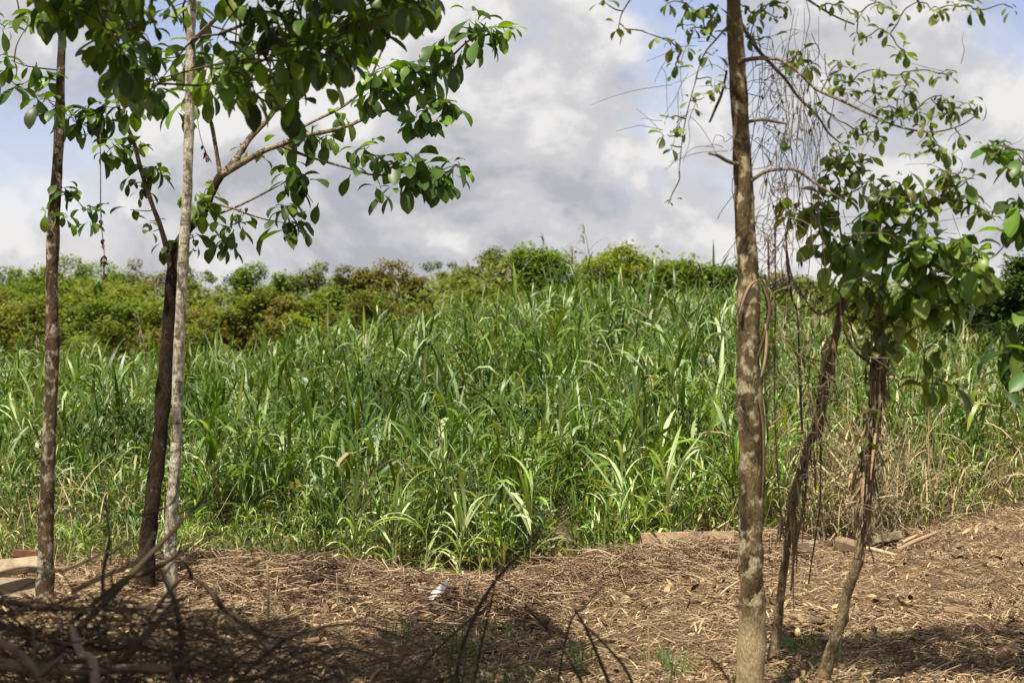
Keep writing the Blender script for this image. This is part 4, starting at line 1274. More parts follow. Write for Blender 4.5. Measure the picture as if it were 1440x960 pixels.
for (px, py, dd_, n, L) in [
    (870, 38, -.5, 4, .13), (880, 42, -.5, 2, .12), (848, 2, -.5, 4, .13), (925, 52, -.4, 3, .13), (945, 60, -.3, 5, .13), (960, 72, -.3, 6, .13), (952, 88, -.3, 5, .12), (950, 100, -.2, 4, .12),
    (975, 15, -.3, 7, .14), (990, 10, -.3, 7, .14), (965, 5, -.3, 6, .14), (1000, 25, -.2, 6, .13), (985, 38, -.2, 6, .13), (1010, 12, -.2, 6, .14), (940, 5, -.4, 5, .13), (970, 40, -.2, 5, .12), (1005, 45, -.1, 4, .12),
    (992, 75, -.3, 4, .12), (1003, 78, -.3, 4, .12), (1000, 110, -.3, 5, .13), (1008, 122, -.3, 5, .12), (970, 138, -.3, 4, .11), (990, 137, -.3, 4, .11), (973, 155, -.3, 3, .12), (940, 165, -.4, 4, .11), (955, 178, -.3, 4, .11), (938, 190, -.3, 5, .12), (942, 205, -.3, 3, .12), (963, 182, -.3, 2, .14), (940, 287, -.3, 1, .10), (948, 282, -.3, 2, .09),
    (1045, 10, .2, 5, .12), (1060, 20, .2, 6, .12), (1075, 15, .3, 5, .12), (1090, 25, .3, 4, .1), (1055, 55, .2, 5, .12), (1060, 35, .2, 4, .11), (1085, 55, .2, 4, .1), (1080, 5, .2, 5, .12), (1105, 5, .2, 5, .12),
    (1125, 75, -.2, 6, .13), (1120, 85, -.2, 5, .12), (1130, 92, -.2, 6, .14), (1115, 72, -.2, 3, .1),
    (1172, 8, -.3, 5, .12), (1190, 12, -.3, 4, .12), (1200, 20, -.3, 3, .12), (1212, 18, -.3, 2, .12), (1205, 48, -.3, 5, .13), (1212, 55, -.3, 4, .12), (1235, 3, -.5, 5, .12), (1245, 8, -.5, 3, .12), (1243, 42, -.5, 5, .12), (1252, 48, -.5, 3, .11), (1268, 20, -.6, 5, .12), (1292, 3, -.7, 4, .11), (1316, 18, -.8, 5, .12), (1322, 12, -.8, 3, .11), (1345, 8, -.9, 6, .13), (1370, 15, -1, 3, .12), (1372, 10, -1, 3, .1), (1355, 3, -1, 4, .12), (1415, 6, -1, 2, .1), (1425, 12, -1, 2, .1),
    (1268, 70, -.4, 5, .12), (1275, 80, -.4, 4, .12), (1262, 72, -.4, 3, .12),
    (1180, 88, -.4, 5, .12), (1192, 95, -.4, 5, .12), (1175, 105, -.4, 5, .12), (1188, 118, -.4, 7, .13), (1192, 132, -.4, 6, .13), (1200, 115, -.4, 4, .12), (1165, 118, -.4, 4, .11),
    (1235, 98, -.5, 5, .12), (1228, 118, -.5, 5, .12), (1232, 132, -.5, 4, .12), (1270, 105, -.5, 6, .13), (1282, 100, -.5, 5, .12), (1275, 120, -.5, 6, .13), (1268, 130, -.5, 6, .12), (1282, 135, -.5, 6, .13), (1265, 150, -.5, 6, .13), (1250, 148, -.5, 5, .12), (1240, 152, -.5, 6, .12), (1275, 160, -.5, 6, .13), (1290, 155, -.5, 5, .12), (1262, 165, -.5, 5, .12),
    (1322, 105, -.5, 5, .13), (1335, 108, -.5, 4, .12), (1312, 105, -.5, 3, .12), (1325, 135, -.5, 5, .13), (1318, 148, -.5, 6, .13), (1335, 145, -.5, 6, .13), (1340, 155, -.5, 6, .13), (1362, 145, -.5, 5, .12), (1375, 150, -.5, 4, .13), (1330, 160, -.5, 5, .12), (1358, 155, -.5, 5, .12), (1310, 165, -.5, 4, .12),
    (1222, 168, -.5, 5, .13), (1232, 178, -.5, 5, .13), (1235, 195, -.5, 6, .13), (1215, 190, -.4, 5, .12), (1195, 188, -.3, 6, .13), (1205, 178, -.3, 4, .12), (1168, 160, -.2, 4, .12), (1145, 145, -.2, 4, .12), (1140, 150, -.2, 5, .12), (1103, 195, -.2, 4, .11), (1108, 200, -.2, 4, .11), (1100, 190, -.2, 3, .10),
    (1300, 180, -.5, 6, .14), (1312, 192, -.5, 6, .14), (1318, 205, -.5, 6, .14), (1330, 210, -.5, 4, .13), (1350, 195, -.5, 4, .12), (1302, 170, -.5, 5, .12), (1287, 222, -.5, 3, .15), (1360, 205, -.5, 3, .12)]:
    D.spray(at(px, py, dD + dd_), n, L, 'small', 0.55)
for _ in range(170):
    x, y, z = random.uniform(1.2, 5.0), random.uniform(16.4, 18.0), random.uniform(6.6, 8.4)
    z = max(z, CAM_Z + 440 / FPX * y + 0.4)
    D.spray((x, y, z), 7, 0.26, 'small', 0.4, tie=True)
# bare dry twigs round its upper trunk
for _ in range(26):
    p = at(random.uniform(1060, 1170), random.uniform(30, 330), dD + random.uniform(-.4, .5))
    q = p + np.array((random.gauss(0, .22), random.gauss(0, .15), random.gauss(-0.05, .2)))
    D.twig(p, q, random.uniform(0.002, 0.005), 0.001, 0.08, np.array((0.17, 0.13, 0.095)) * random.uniform(.6, 1.2))
for _ in range(26):
    p = at(random.uniform(930, 1030), random.uniform(20, 240), dD + random.uniform(-.4, .3))
    D.twig(p, p + np.array((random.gauss(-.1, .22), random.gauss(0, .1), random.gauss(-0.1, .22))), 0.003, 0.0015, 0.05, (0.13, 0.10, 0.07))
for _ in range(40):
    p = at(random.uniform(1180, 1400), random.uniform(90, 330), dD + random.uniform(-.6, .2))
    D.twig(p, p + np.array((random.gauss(0, .3), random.gauss(0, .15), random.gauss(0.02, .16))), 0.003, 0.0015, 0.05, (0.15, 0.11, 0.08))
D.finish()
# peeling bark strips on its trunk
for (pth, w, c_) in (([(1040, 440), (1048, 415), (1058, 398), (1072, 393), (1077, 402)], 0.045, (0.36, 0.24, 0.14)),
                     ([(1076, 455), (1078, 475), (1076, 505), (1070, 530)], 0.04, (0.42, 0.32, 0.2)),
                     ([(1072, 400), (1082, 430), (1078, 460), (1066, 500)], 0.05, (0.14, 0.09, 0.05)),
                     ([(1066, 560), (1072, 590), (1074, 640), (1072, 700)], 0.035, (0.16, 0.10, 0.06))):
    m = MB()
    P, _q = smooth_path([at(a_, b_, dD - 0.13) for a_, b_ in pth], [w] * len(pth), 4)
    n = len(P)
    V = []
    for i, p in enumerate(P):
        ww = w * (0.4 + 0.6 * math.sin(PI * (i + 1) / (n + 1)))
        V += [p + (-ww / 2, 0.02, 0), p + (0, -0.015, 0), p + (ww / 2, 0.02, 0), p + (0, -0.007, 0)]
    f = []
    for i in range(n - 1):
        for s in range(4):
            f.append((i * 4 + s, i * 4 + (s + 1) % 4, (i + 1) * 4 + (s + 1) % 4, (i + 1) * 4 + s))
    m.add(V, f, c_)
    m.build('bark_strip', M_STRAW, D.root)

# --- tree E: thin trunk hung with vines
gE, dE = gpoint(1086, 940)
E = Tree('thin_tree', 'thin crooked tree with dark vine-hung trunk between the mottled trunk and the leaning one', gE)
E.limb('trunk', [(1085, 944, dE), (1090, 895, dE), (1099, 830, dE), (1108, 768, dE), (1118, 705, dE), (1134, 640, dE), (1150, 580, dE), (1165, 520, dE), (1178, 455, dE), (1188, 400, dE), (1192, 350, dE)],
       [20, 15, 12, 11, 12, 13, 13, 12, 11, 10, 6], M_BARK_E, 10, 7, 0.14, 12, 0.6)
for i, (pth, wd) in enumerate([
    ([(1188, 400, dE), (1186, 370, dE - .1), (1182, 335, dE - .2), (1178, 300, dE - .2)], [5, 4, 3, 2]),
    ([(1185, 420, dE), (1150, 440, dE - .1), (1125, 410, dE - .2), (1108, 380, dE - .2), (1104, 330, dE - .1)], [4, 3.5, 3, 3, 2]),
    ([(1190, 380, dE), (1215, 350, dE - .1), (1235, 320, dE - .1), (1245, 280, dE)], [5, 4, 3, 2]),
]):
    E.limb('branch', pth, wd, M_BARK_LIMB, 7, 5, 0.12, 30 + i)
for (px, py, dd_, n, L) in [
    (1185, 330, -.3, 7, .34), (1180, 345, -.3, 7, .36), (1195, 345, -.3, 6, .36), (1170, 335, -.3, 5, .32), (1205, 335, -.3, 5, .3), (1190, 370, -.3, 5, .34), (1175, 365, -.2, 4, .32),
    (1120, 290, -.2, 6, .24), (1130, 300, -.2, 6, .26), (1145, 305, -.2, 6, .26), (1110, 295, -.2, 5, .22), (1150, 290, -.2, 6, .24), (1120, 310, -.2, 4, .24), (1165, 300, -.2, 6, .26), (1100, 285, -.2, 3, .2),
    (1165, 240, -.2, 6, .17), (1175, 222, -.2, 6, .16), (1185, 232, -.2, 6, .17), (1190, 215, -.2, 6, .16), (1200, 228, -.2, 7, .17), (1210, 240, -.2, 7, .18), (1195, 250, -.2, 7, .18), (1175, 255, -.2, 6, .17), (1215, 218, -.2, 5, .16), (1160, 255, -.2, 5, .16), (1180, 275, -.2, 6, .18), (1200, 270, -.2, 7, .19), (1225, 255, -.2, 6, .18), (1160, 275, -.2, 5, .18), (1180, 205, -.2, 5, .15), (1165, 215, -.2, 4, .15),
    (1170, 400, -.1, 4, .22), (1150, 405, -.1, 3, .22), (1205, 410, -.1, 3, .22), (1130, 500, 0, 3, .14), (1135, 430, 0, 3, .12), (1105, 450, 0, 3, .10), (1140, 560, 0, 3, .12)]:
    E.spray(at(px, py, dE + dd_), n + (L > .25), L * (0.95 if L > .21 else 1), 'big' if L > .2 else 'small', 0.62)
E.finish()

# --- tree F: leaning trunk
gF, dF = gpoint(1150, 968)
F_ = Tree('leaning_tree', 'leaning tree whose pale foot bends up into a shaggy dark trunk with big drooping leaves', gF)
F_.limb('trunk', [(1150, 972, dF), (1163, 930, dF), (1180, 880, dF), (1196, 830, dF), (1209, 785, dF), (1217, 735, dF), (1222, 670, dF), (1228, 600, dF), (1233, 540, dF), (1237, 480, dF), (1240, 420, dF), (1246, 360, dF)],
        [22, 18, 16, 15, 15, 16, 18, 20, 21, 17, 10, 6], M_BARK_E, 11, 7, 0.16, 14, 0.35)
for i, (pth, wd) in enumerate([
    ([(1238, 470, dF), (1262, 430, dF - .1), (1290, 400, dF - .2), (1320, 370, dF - .3), (1350, 350, dF - .3)], [6, 5, 4, 3, 2]),
    ([(1240, 430, dF), (1246, 390, dF - .1), (1240, 340, dF - .2), (1232, 300, dF - .2), (1250, 260, dF - .2)], [5, 4, 3.5, 3, 2]),
    ([(1262, 430, dF - .1), (1310, 440, dF - .2), (1345, 420, dF - .3), (1380, 385, dF - .4)], [4, 3.5, 3, 2]),
    ([(1244, 380, dF - .1), (1280, 365, dF - .2), (1310, 372, dF - .3), (1350, 378, dF - .4), (1395, 360, dF - .4), (1420, 335, dF - .4)], [4, 3.5, 3, 3, 2.5, 1.5]),
    ([(1235, 520, dF), (1200, 490, dF - .1), (1186, 450, dF - .1), (1180, 400, dF)], [4, 3.5, 3, 2]),
    ([(1234, 340, dF - .2), (1275, 320, dF - .2), (1320, 285, dF - .3), (1370, 290, dF - .3), (1400, 310, dF - .3)], [3.5, 3, 2.5, 2, 1.5]),
]):
    F_.limb('branch', pth, wd, M_BARK_LIMB, 7, 5, 0.12, 40 + i)
for (px, py, dd_, n, L) in [
    (1240, 315, -.3, 7, .34), (1235, 330, -.3, 6, .36), (1250, 325, -.3, 6, .34), (1245, 300, -.3, 6, .26), (1225, 300, -.3, 5, .24),
    (1250, 285, -.3, 7, .22), (1240, 270, -.3, 7, .2), (1265, 275, -.3, 7, .2), (1260, 255, -.3, 6, .18), (1275, 290, -.3, 6, .22), (1285, 300, -.3, 6, .22), (1270, 260, -.3, 5, .2), (1295, 285, -.3, 5, .2), (1278, 245, -.3, 4, .2),
    (1305, 290, -.3, 6, .18), (1312, 275, -.3, 6, .18), (1325, 272, -.3, 6, .18), (1335, 260, -.3, 6, .18), (1345, 265, -.3, 5, .17), (1358, 275, -.3, 6, .18), (1368, 285, -.3, 5, .17), (1330, 240, -.3, 5, .17), (1345, 245, -.3, 6, .18), (1318, 240, -.3, 4, .17), (1360, 255, -.3, 4, .22), (1380, 298, -.3, 4, .17), (1320, 255, -.3, 5, .17), (1300, 265, -.3, 5, .17),
    (1290, 330, -.3, 5, .26), (1305, 335, -.3, 6, .28), (1320, 345, -.3, 6, .28), (1285, 345, -.3, 5, .28), (1350, 335, -.3, 7, .32), (1362, 345, -.3, 6, .32), (1342, 350, -.3, 6, .3), (1375, 355, -.4, 5, .28),
    (1285, 360, -.3, 6, .3), (1270, 370, -.3, 6, .3), (1300, 365, -.3, 6, .3), (1320, 375, -.3, 7, .32), (1340, 385, -.3, 6, .32), (1305, 390, -.3, 6, .3), (1365, 375, -.4, 7, .34), (1380, 380, -.4, 6, .34), (1385, 395, -.4, 5, .34), (1355, 395, -.4, 5, .32),
    (1280, 410, -.3, 7, .3), (1290, 420, -.3, 6, .3), (1265, 405, -.2, 5, .26), (1305, 425, -.3, 6, .3), (1320, 430, -.3, 6, .32), (1335, 420, -.3, 5, .3), (1310, 450, -.3, 4, .28), (1260, 440, -.2, 5, .24), (1250, 455, -.2, 5, .24), (1270, 465, -.2, 4, .24), (1225, 480, -.2, 4, .2), (1240, 475, -.2, 4, .22), (1215, 390, -.2, 4, .26), (1225, 400, -.2, 4, .26), (1225, 425, -.2, 4, .24),
    (1300, 500, -.2, 3, .22), (1310, 545, -.2, 5, .28), (1325, 530, -.2, 4, .26), (1300, 540, -.2, 4, .26), (1340, 545, -.2, 4, .26), (1222, 575, -.2, 3, .16), (1330, 480, -.2, 3, .2)]:
    F_.spray(at(px, py, dF + dd_), n + (L > .25), L * (0.95 if L > .21 else 1), 'big' if L > .21 else 'small', 0.65)
for _ in range(26):
    q = random.uniform(430, 660)
    cxq = float(np.interp(q, [420, 540, 670], [1240, 1233, 1222]))
    F_.spray(at(cxq + random.gauss(0, 16), q, dF - random.uniform(.05, .25)), 3, random.uniform(.09, .16), 'small', 0.7)
F_.finish()

# --- tree G: its trunk stands beyond the frame on the right, two arms reach in
gG, dG = np.array((5.35, 17.5, -0.05)), 17.5
G = Tree('side_tree', 'tree beyond the edge of view, dark leafy arms reaching in past the leaning tree', gG)
G.limb('trunk', [(1576, 990, dG), (1570, 800, dG), (1560, 600, dG), (1550, 400, dG), (1545, 200, dG), (1540, 20, dG)], [40, 34, 32, 28, 22, 14], M_BARK_B, 12, 7, 0.1, 15, 0.3)
for i, (pth, wd) in enumerate([
    ([(1546, 260, dG), (1500, 220, dG), (1450, 215, dG), (1405, 205, dG)], [9, 6, 4, 2]),
    ([(1549, 380, dG), (1500, 330, dG), (1460, 300, dG), (1425, 285, dG)], [9, 6, 4, 2]),
    ([(1554, 520, dG), (1500, 470, dG), (1460, 460, dG), (1420, 470, dG)], [9, 6, 4, 2]),
]):
    G.limb('branch', pth, wd, M_BARK_LIMB, 7, 5, 0.12, 45 + i)
for (px, py, n, L) in [(1400, 200, 6, .22), (1410, 205, 6, .22), (1408, 218, 5, .22), (1430, 215, 7, .24), (1440, 225, 6, .26), (1428, 240, 6, .22), (1450, 240, 6, .26), (1388, 205, 2, .2),
                       (1415, 290, 6, .28), (1428, 285, 6, .3), (1440, 295, 7, .32), (1412, 310, 4, .26), (1450, 305, 6, .3), (1435, 320, 4, .2),
                       (1425, 450, 7, .3), (1410, 470, 6, .28), (1440, 470, 8, .32), (1425, 490, 7, .3), (1445, 510, 7, .32), (1405, 500, 5, .26), (1430, 525, 6, .28), (1460, 450, 7, .3), (1470, 500, 7, .3), (1400, 455, 4, .24), (1420, 545, 4, .26),
                       (1500, 200, 7, .3), (1530, 100, 7, .3), (1500, 330, 7, .3), (1540, 0, 7, .3), (1480, -60, 7, .3)]:
    G.spray(at(px, py, dG + random.uniform(-.3, .3)), n, L * 0.9, 'left', 0.62)
G.finish()

# --- tree H: stands beyond the left edge; its crown shades the brush pile
H = Tree('shade_tree', 'tree standing outside the view whose crown shades the brush pile', (-5.2, 8.6, float(ground_h(-5.2, 8.6)) - .05))
hb = H.base
for nm, pts_, rr_ in (('trunk', [hb, hb + (0.1, 0, 2.2), hb + (0.3, 0.2, 4.2), hb + (0.7, 0.3, 6.0)], [.17, .14, .11, .06]),
                      ('branch', [hb + (0.3, 0.2, 4.0), hb + (1.6, 0.6, 5.2), hb + (3.2, 1.0, 5.8), hb + (4.6, 1.2, 6.0)], [.08, .06, .04, .02]),
                      ('branch', [hb + (0.25, 0.1, 3.6), hb + (1.5, -0.8, 5.0), hb + (3.4, -1.2, 5.6)], [.07, .05, .02])):
    m = MB()
    H.nodes.extend(tube(m, pts_, rr_, (0.2, 0.15, 0.1), 10, 6, 0.1, 5))
    m.build(nm, M_BARK_B, H.root)
for _ in range(850):
    x, y = random.uniform(-5.6, 0.3), random.uniform(7.0, 13.4)
    z = max(random.uniform(5.5, 7.2), CAM_Z + 440 / FPX * y + 0.45)
    if x > -1.0 and random.random() < 0.4:
        continue
    H.spray((x, y, z), 7, 0.38, 'left', 0.35, tie=True)
H.finish()

# --- hanging vines
def vine(path, r, lab, wob=0.02, leafy=0, group='dry vines hanging from the trees', col=(0.10, 0.07, 0.05)):
    pts = [at(*p) for p in path]
    pts = [p + RNG.normal(0, wob, 3) if 0 < i < len(pts) - 1 else p for i, p in enumerate(pts)]
    root = thing('hanging_vine', pts[-1], lab, 'vine', group)
    m = MB()
    P = tube(m, pts, [r] * len(pts), col, 5, 5, 0.2, 3)
    m.build('stem', M_TWIG, root)
    if leafy:
        bs = np.array([P[int(len(P) * random.uniform(0.45, 0.99))] for _ in range(leafy)])
        for b_ in bs:
            m = MB()
            ribbons(m, [b_], random.uniform(0, 6.28), R(random.uniform(-85, -20)), R(40), random.uniform(0.05, 0.10), 0.045, [0.2, 1, 0.8, 0.1], (0.10, 0.055, 0.045))
            m.build('leaf', M_TWIG, root)
    return root


vine([(141, 190, 21.8), (143, 250, 21.8), (142, 310, 21.8), (145, 350, 21.8), (146, 385, 21.8)], 0.006, 'dead vine thread with withered leaves hanging between the first two thin trunks', 0.015, 16)
t = vine([(146, 385, 21.8), (144, 393, 21.8), (143, 402, 21.8)], 0.004, 'dark leaf tuft dangling at the end of the dead vine thread')
for _ in range(5):
    link('leaf', random.choice(PROTO['left']), t, (random.gauss(0, .02), random.gauss(0, .02), 0.05), (0, R(random.uniform(40, 85)), random.uniform(0, 6.28)), (.17, .17, .17))
vine([(275, 150, 22.5), (283, 190, 22.5), (290, 215, 22.5), (293, 222, 22.5)], 0.004, 'short dead vine curling under the crown beside the pale pole trunk', 0.01, 12)
vine([(1105, 330, dE), (1108, 370, dE), (1112, 410, dE), (1122, 450, dE), (1130, 520, dE), (1128, 610, dE)], 0.012, 'thick dark vine rope hanging left of the crooked thin trunk', 0.02)
vine([(1110, 372, dE), (1116, 402, dE), (1130, 418, dE), (1150, 424, dE), (1180, 428, dE)], 0.006, 'pale looped vine sagging between the vine rope and the crooked trunk', 0.0, 0, col=(0.26, 0.21, 0.13))
vine([(1190, 430, dF), (1195, 460, dF), (1205, 485, dF), (1220, 500, dF)], 0.008, 'dark vine bending from the crooked trunk to the leaning one', 0.01)
vine([(1135, 640, dE - .1), (1128, 700, dE - .1), (1120, 770, dE - .1), (1112, 830, dE - .1)], 0.012, 'loose bark-coloured vine hanging straight beside the crooked thin trunk', 0.015, 0, col=(0.16, 0.11, 0.07))
vine([(1158, 560, dE - .1), (1154, 650, dE - .1), (1150, 720, dE - .1), (1142, 780, dE - .1), (1137, 820, dE - .1)], 0.009, 'thin dark vine hanging right of the crooked thin trunk', 0.015)
vine([(1110, 770, dE - .1), (1113, 800, dE - .1), (1114, 840, dE - .1), (1117, 862, dE - .1)], 0.005, 'short thin vine end dangling near the foot of the crooked trunk', 0.01, 0, col=(0.2, 0.15, 0.1))
vine([(1090, 320, 18.2), (1092, 440, 18.2), (1094, 560, 18.2), (1098, 660, 18.2), (1103, 740, 18.2), (1108, 765, 18.2)], 0.008, 'long straight vine hanging just right of the mottled trunk', 0.03, 0, col=(0.15, 0.10, 0.06))
vine([(1080, 330, 17.4), (1079, 420, 17.4), (1082, 520, 17.4), (1080, 620, 17.4)], 0.010, 'dark vine clinging to the edge of the mottled trunk', 0.02, 0, col=(0.09, 0.06, 0.04))
# tangle of hair-thin vines
mb = MB()
for _ in range(34):
    px = random.uniform(1058, 1165) if random.random() < 0.5 else random.gauss(1130, 8)
    y0 = random.uniform(-10, 180)
    y1 = y0 + random.uniform(60, 330)
    dd_ = random.uniform(17.1, 17.9)
    pts = []
    q = px
    for k in range(6):
        pts.append(at(q, y0 + (y1 - y0) * k / 5, dd_))
        q += random.gauss(0, 9)
        dd_ += random.gauss(0, .04)
    tube(mb, pts, [random.uniform(0.0016, 0.004)] * 6, np.array((0.19, 0.15, 0.11)) * random.uniform(.5, 1.3), 4, 3)
for _ in range(230):
    px, py = random.gauss(1088, 20), random.uniform(60, 640)
    if random.random() < 0.3:
        px, py = random.uniform(1130, 1260), random.uniform(480, 760)
    a = at(px, py, random.uniform(17.2, 18.4))
    pts = [a]
    for k in range(4):
        pts.append(pts[-1] + np.array((random.gauss(0, .085), random.gauss(0, .04), random.gauss(-.07, .10))))
    tube(mb, pts, [0.003] * 5, np.array((0.24, 0.18, 0.115)) * random.uniform(.5, 1.4), 4, 3)
n = 150
vq = np.array([at(random.choice((random.uniform(1060, 1165), random.gauss(1130, 9), random.gauss(1088, 12))), random.uniform(60, 420), random.uniform(17.1, 17.9)) for _ in range(n)])
ribbons(mb, vq, RNG.uniform(0, 2 * PI, n), RNG.uniform(R(-88), R(-40), n), RNG.uniform(0, R(60), n), RNG.uniform(.03, .10, n), RNG.uniform(.008, .03, n), [0.3, 1, 0.7, 0.1], np.array([0.16, 0.11, 0.065]) * RNG.uniform(.4, 1.6, (n, 1)))
tag(mb.build('vine_tangle', M_TWIG), 'curtain of hair-thin dry vines hanging right of the mottled trunk', 'vines', kind='stuff')
# shaggy dead creeper round the leaning and crooked trunks
mb = MB()
n = 420
ys_ = RNG.uniform(480, 760, n)
onF = RNG.random(n) < 0.6
cxp = np.where(onF, np.interp(ys_, [480, 600, 735], [1237, 1228, 1217]), np.interp(ys_, [480, 580, 760], [1172, 1150, 1110]))
bs = np.array([at(cxp[i] + RNG.normal(0, 8), ys_[i] - 15, (dF if onF[i] else dE) - 0.05 + RNG.normal(0, .07)) for i in range(n)])
ribbons(mb, bs, RNG.uniform(0, 2 * PI, n), RNG.uniform(R(-88), R(-50), n), RNG.uniform(0, R(30), n), RNG.uniform(0.12, 0.45, n), RNG.uniform(0.008, 0.028, n), [0.6, 1, 0.8, 0.2],
        np.array([0.19, 0.14, 0.08]) * RNG.uniform(0.35, 1.9, (n, 1)), 0, RNG.normal(0, 0.6, n))
tag(mb.build('dead_creeper', M_TWIG), 'shaggy brown dead creeper clothing the leaning and crooked trunks', 'creeper', kind='stuff')

# ------------------------------------------------------------------ brush pile close to the standpoint
BP = 'dead branches of the brush pile'
brush = [
    ([(-30, 938, 11.6), (90, 935, 11.6), (190, 944, 11.6), (286, 936, 11.5)], [22, 18, 15, 13], (0.13, 0.10, 0.07), 'grey log lying along the very bottom of the brush pile'),
    ([(-20, 890, 11.2), (30, 925, 11.2), (70, 965, 11.2), (110, 1010, 11.3)], [14, 13, 12, 12], (0.12, 0.09, 0.07), 'grey branch running down into the near corner of the brush pile'),
    ([(90, 885, 11.4), (108, 910, 11.4), (125, 935, 11.4), (135, 990, 11.5)], [10, 14, 15, 16], (0.23, 0.18, 0.15), 'pale grey stub of a branch pointing up from the brush pile'),
    ([(100, 960, 11.7), (150, 930, 11.7), (210, 880, 11.7), (260, 850, 11.8)], [16, 15, 13, 8], (0.06, 0.045, 0.03), 'dark branch slanting up from the log towards the pale pole trunk'),
    ([(60, 930, 12.0), (110, 870, 12.0), (170, 815, 12.0), (235, 740, 12.1), (290, 690, 12.2)], [13, 12, 10, 7, 3], (0.045, 0.032, 0.022), 'long dark branch reaching up across the pale pole trunk'),
    ([(-30, 845, 12.2), (60, 850, 12.2), (150, 848, 12.2), (240, 855, 12.2)], [9, 9, 8, 5], (0.05, 0.035, 0.025), 'dark level branch crossing the feet of the thin trunks'),
    ([(100, 870, 12.3), (160, 830, 12.3), (210, 800, 12.3), (270, 778, 12.3)], [8, 9, 9, 5], (0.04, 0.03, 0.02), 'short dark branch tilting up to a blunt end beside the pole trunk'),
    ([(-20, 815, 12.4), (40, 800, 12.4), (90, 795, 12.4), (160, 780, 12.4)], [5, 5, 5, 4], (0.26, 0.20, 0.12), 'thin pale branch lying across the cream slabs'),
    ([(100, 840, 12.6), (150, 815, 12.6), (200, 780, 12.6), (215, 750, 12.6)], [9, 8, 7, 5], (0.24, 0.17, 0.11), 'tan curved branch under the dark forked trunk'),
    ([(150, 900, 12.5), (152, 820, 12.5), (150, 760, 12.5), (154, 700, 12.5)], [7, 6, 5, 3], (0.04, 0.03, 0.02), 'dark upright twig between the first two thin trunks'),
    ([(250, 1000, 11.9), (245, 930, 11.9), (248, 860, 11.9), (238, 800, 12.0)], [11, 10, 9, 7], (0.035, 0.026, 0.02), 'dark upright branch in front of the foot of the pale pole trunk'),
    ([(210, 870, 12.1), (250, 810, 12.1), (285, 810, 12.1), (310, 860, 12.1), (380, 900, 12.1)], [5, 6, 7, 8, 8], (0.04, 0.03, 0.02), 'dark arched branch bending over right of the pale pole trunk'),
    ([(300, 990, 11.8), (370, 930, 11.8), (430, 895, 11.8), (520, 880, 11.8), (600, 905, 11.8)], [7, 6, 5, 4, 2], (0.05, 0.036, 0.024), 'low dark branch spreading out of the brush pile along the ground'),
    ([(330, 960, 12.0), (420, 925, 12.0), (500, 915, 12.0), (590, 950, 12.0)], [5, 4, 3.5, 2], (0.06, 0.044, 0.028), 'second low dark branch lying below the spreading one'),
    ([(200, 720, 12.6), (240, 700, 12.6), (270, 660, 12.6), (300, 640, 12.6)], [3, 3, 2.5, 1.5], (0.05, 0.04, 0.025), 'fine twig tip crossing the pale pole trunk above the pile'),
    ([(-10, 880, 12.0), (60, 890, 12.0), (110, 905, 12.0), (170, 915, 12.0)], [14, 12, 10, 7], (0.035, 0.025, 0.018), 'thick dark branch at the left side of the brush pile'),
]
for i, (pth, wd, c_, lab) in enumerate(brush):
    pts = [at(*p) for p in pth]
    rad = [w * 0.45 * p[2] / FPX for w, p in zip(wd, pth)]
    c_ = tuple(np.array(c_) * 1.25 + np.array((0.012, 0.007, 0.002)))
    pts = [p + RNG.normal(0, 0.028, 3) for p in pts]
    root = thing('dead_branch', pts[0], lab, 'branch', BP)
    m = MB()
    P = tube(m, pts, rad, c_, 9, 6, 0.24, 60 + i)
    m.build('stem', M_DEAD, root)
    for k in range(0 if c_[0] > .22 and i == 2 else random.choice((3, 4, 5, 6))):
        j = random.randrange(len(P) // 4, len(P) - 1)
        a = P[j]
        q = a + np.array((random.gauss(0.05, .14), random.gauss(0, .12), random.uniform(-.05, .22)))
        m = MB()
        tube(m, [a, (a + q) / 2 + RNG.normal(0, .02, 3), q], [rad[-1] * 1.0, rad[-1] * .6, 0.002], c_, 6, 4, 0.1, k)
        m.build('side_twig', M_DEAD, root)
# finer brush under and between them
mb = MB()
for _ in range(820):
    px = random.uniform(-60, 330) if random.random() < .7 else random.uniform(280, 620)
    top = np.interp(px, [-60, 250, 340, 450, 620], [845, 835, 880, 912, 942])
    py = random.uniform(top, 1030)
    a = at(px, py, random.uniform(11.3, 13.2))
    a[2] = max(a[2], float(ground_h(a[0], a[1])) + 0.01)
    v = np.array((random.gauss(0, .22), random.gauss(0, .12), random.gauss(.02, .10)))
    tube(mb, [a - v, a + RNG.normal(0, .02, 3), a + v], [0.006, 0.005, 0.002], np.array((0.085, 0.058, 0.036)) * random.uniform(.4, 1.6), 5, 3)
n = 1500
bx, by = RNG.uniform(-3.6, -0.2, n), RNG.uniform(11.0, 13.6, n)
ribbons(mb, np.stack([bx, by, ground_h(bx, by) + RNG.random(n) * 0.12 * sstep(-0.2, -1.6, bx)], 1), RNG.uniform(0, 2 * PI, n), RNG.uniform(R(-20), R(40), n), RNG.uniform(0, R(60), n), RNG.uniform(.06, .14, n), RNG.uniform(.03, .06, n), [0.2, 1, 0.8, 0.1],
        np.array((0.14, 0.09, 0.045)) * RNG.uniform(.4, 1.5, (n, 1)))
tag(mb.build('brush_litter', M_DEAD), 'tangle of fine dark twigs and dead leaves filling the brush pile', 'brush', kind='stuff')

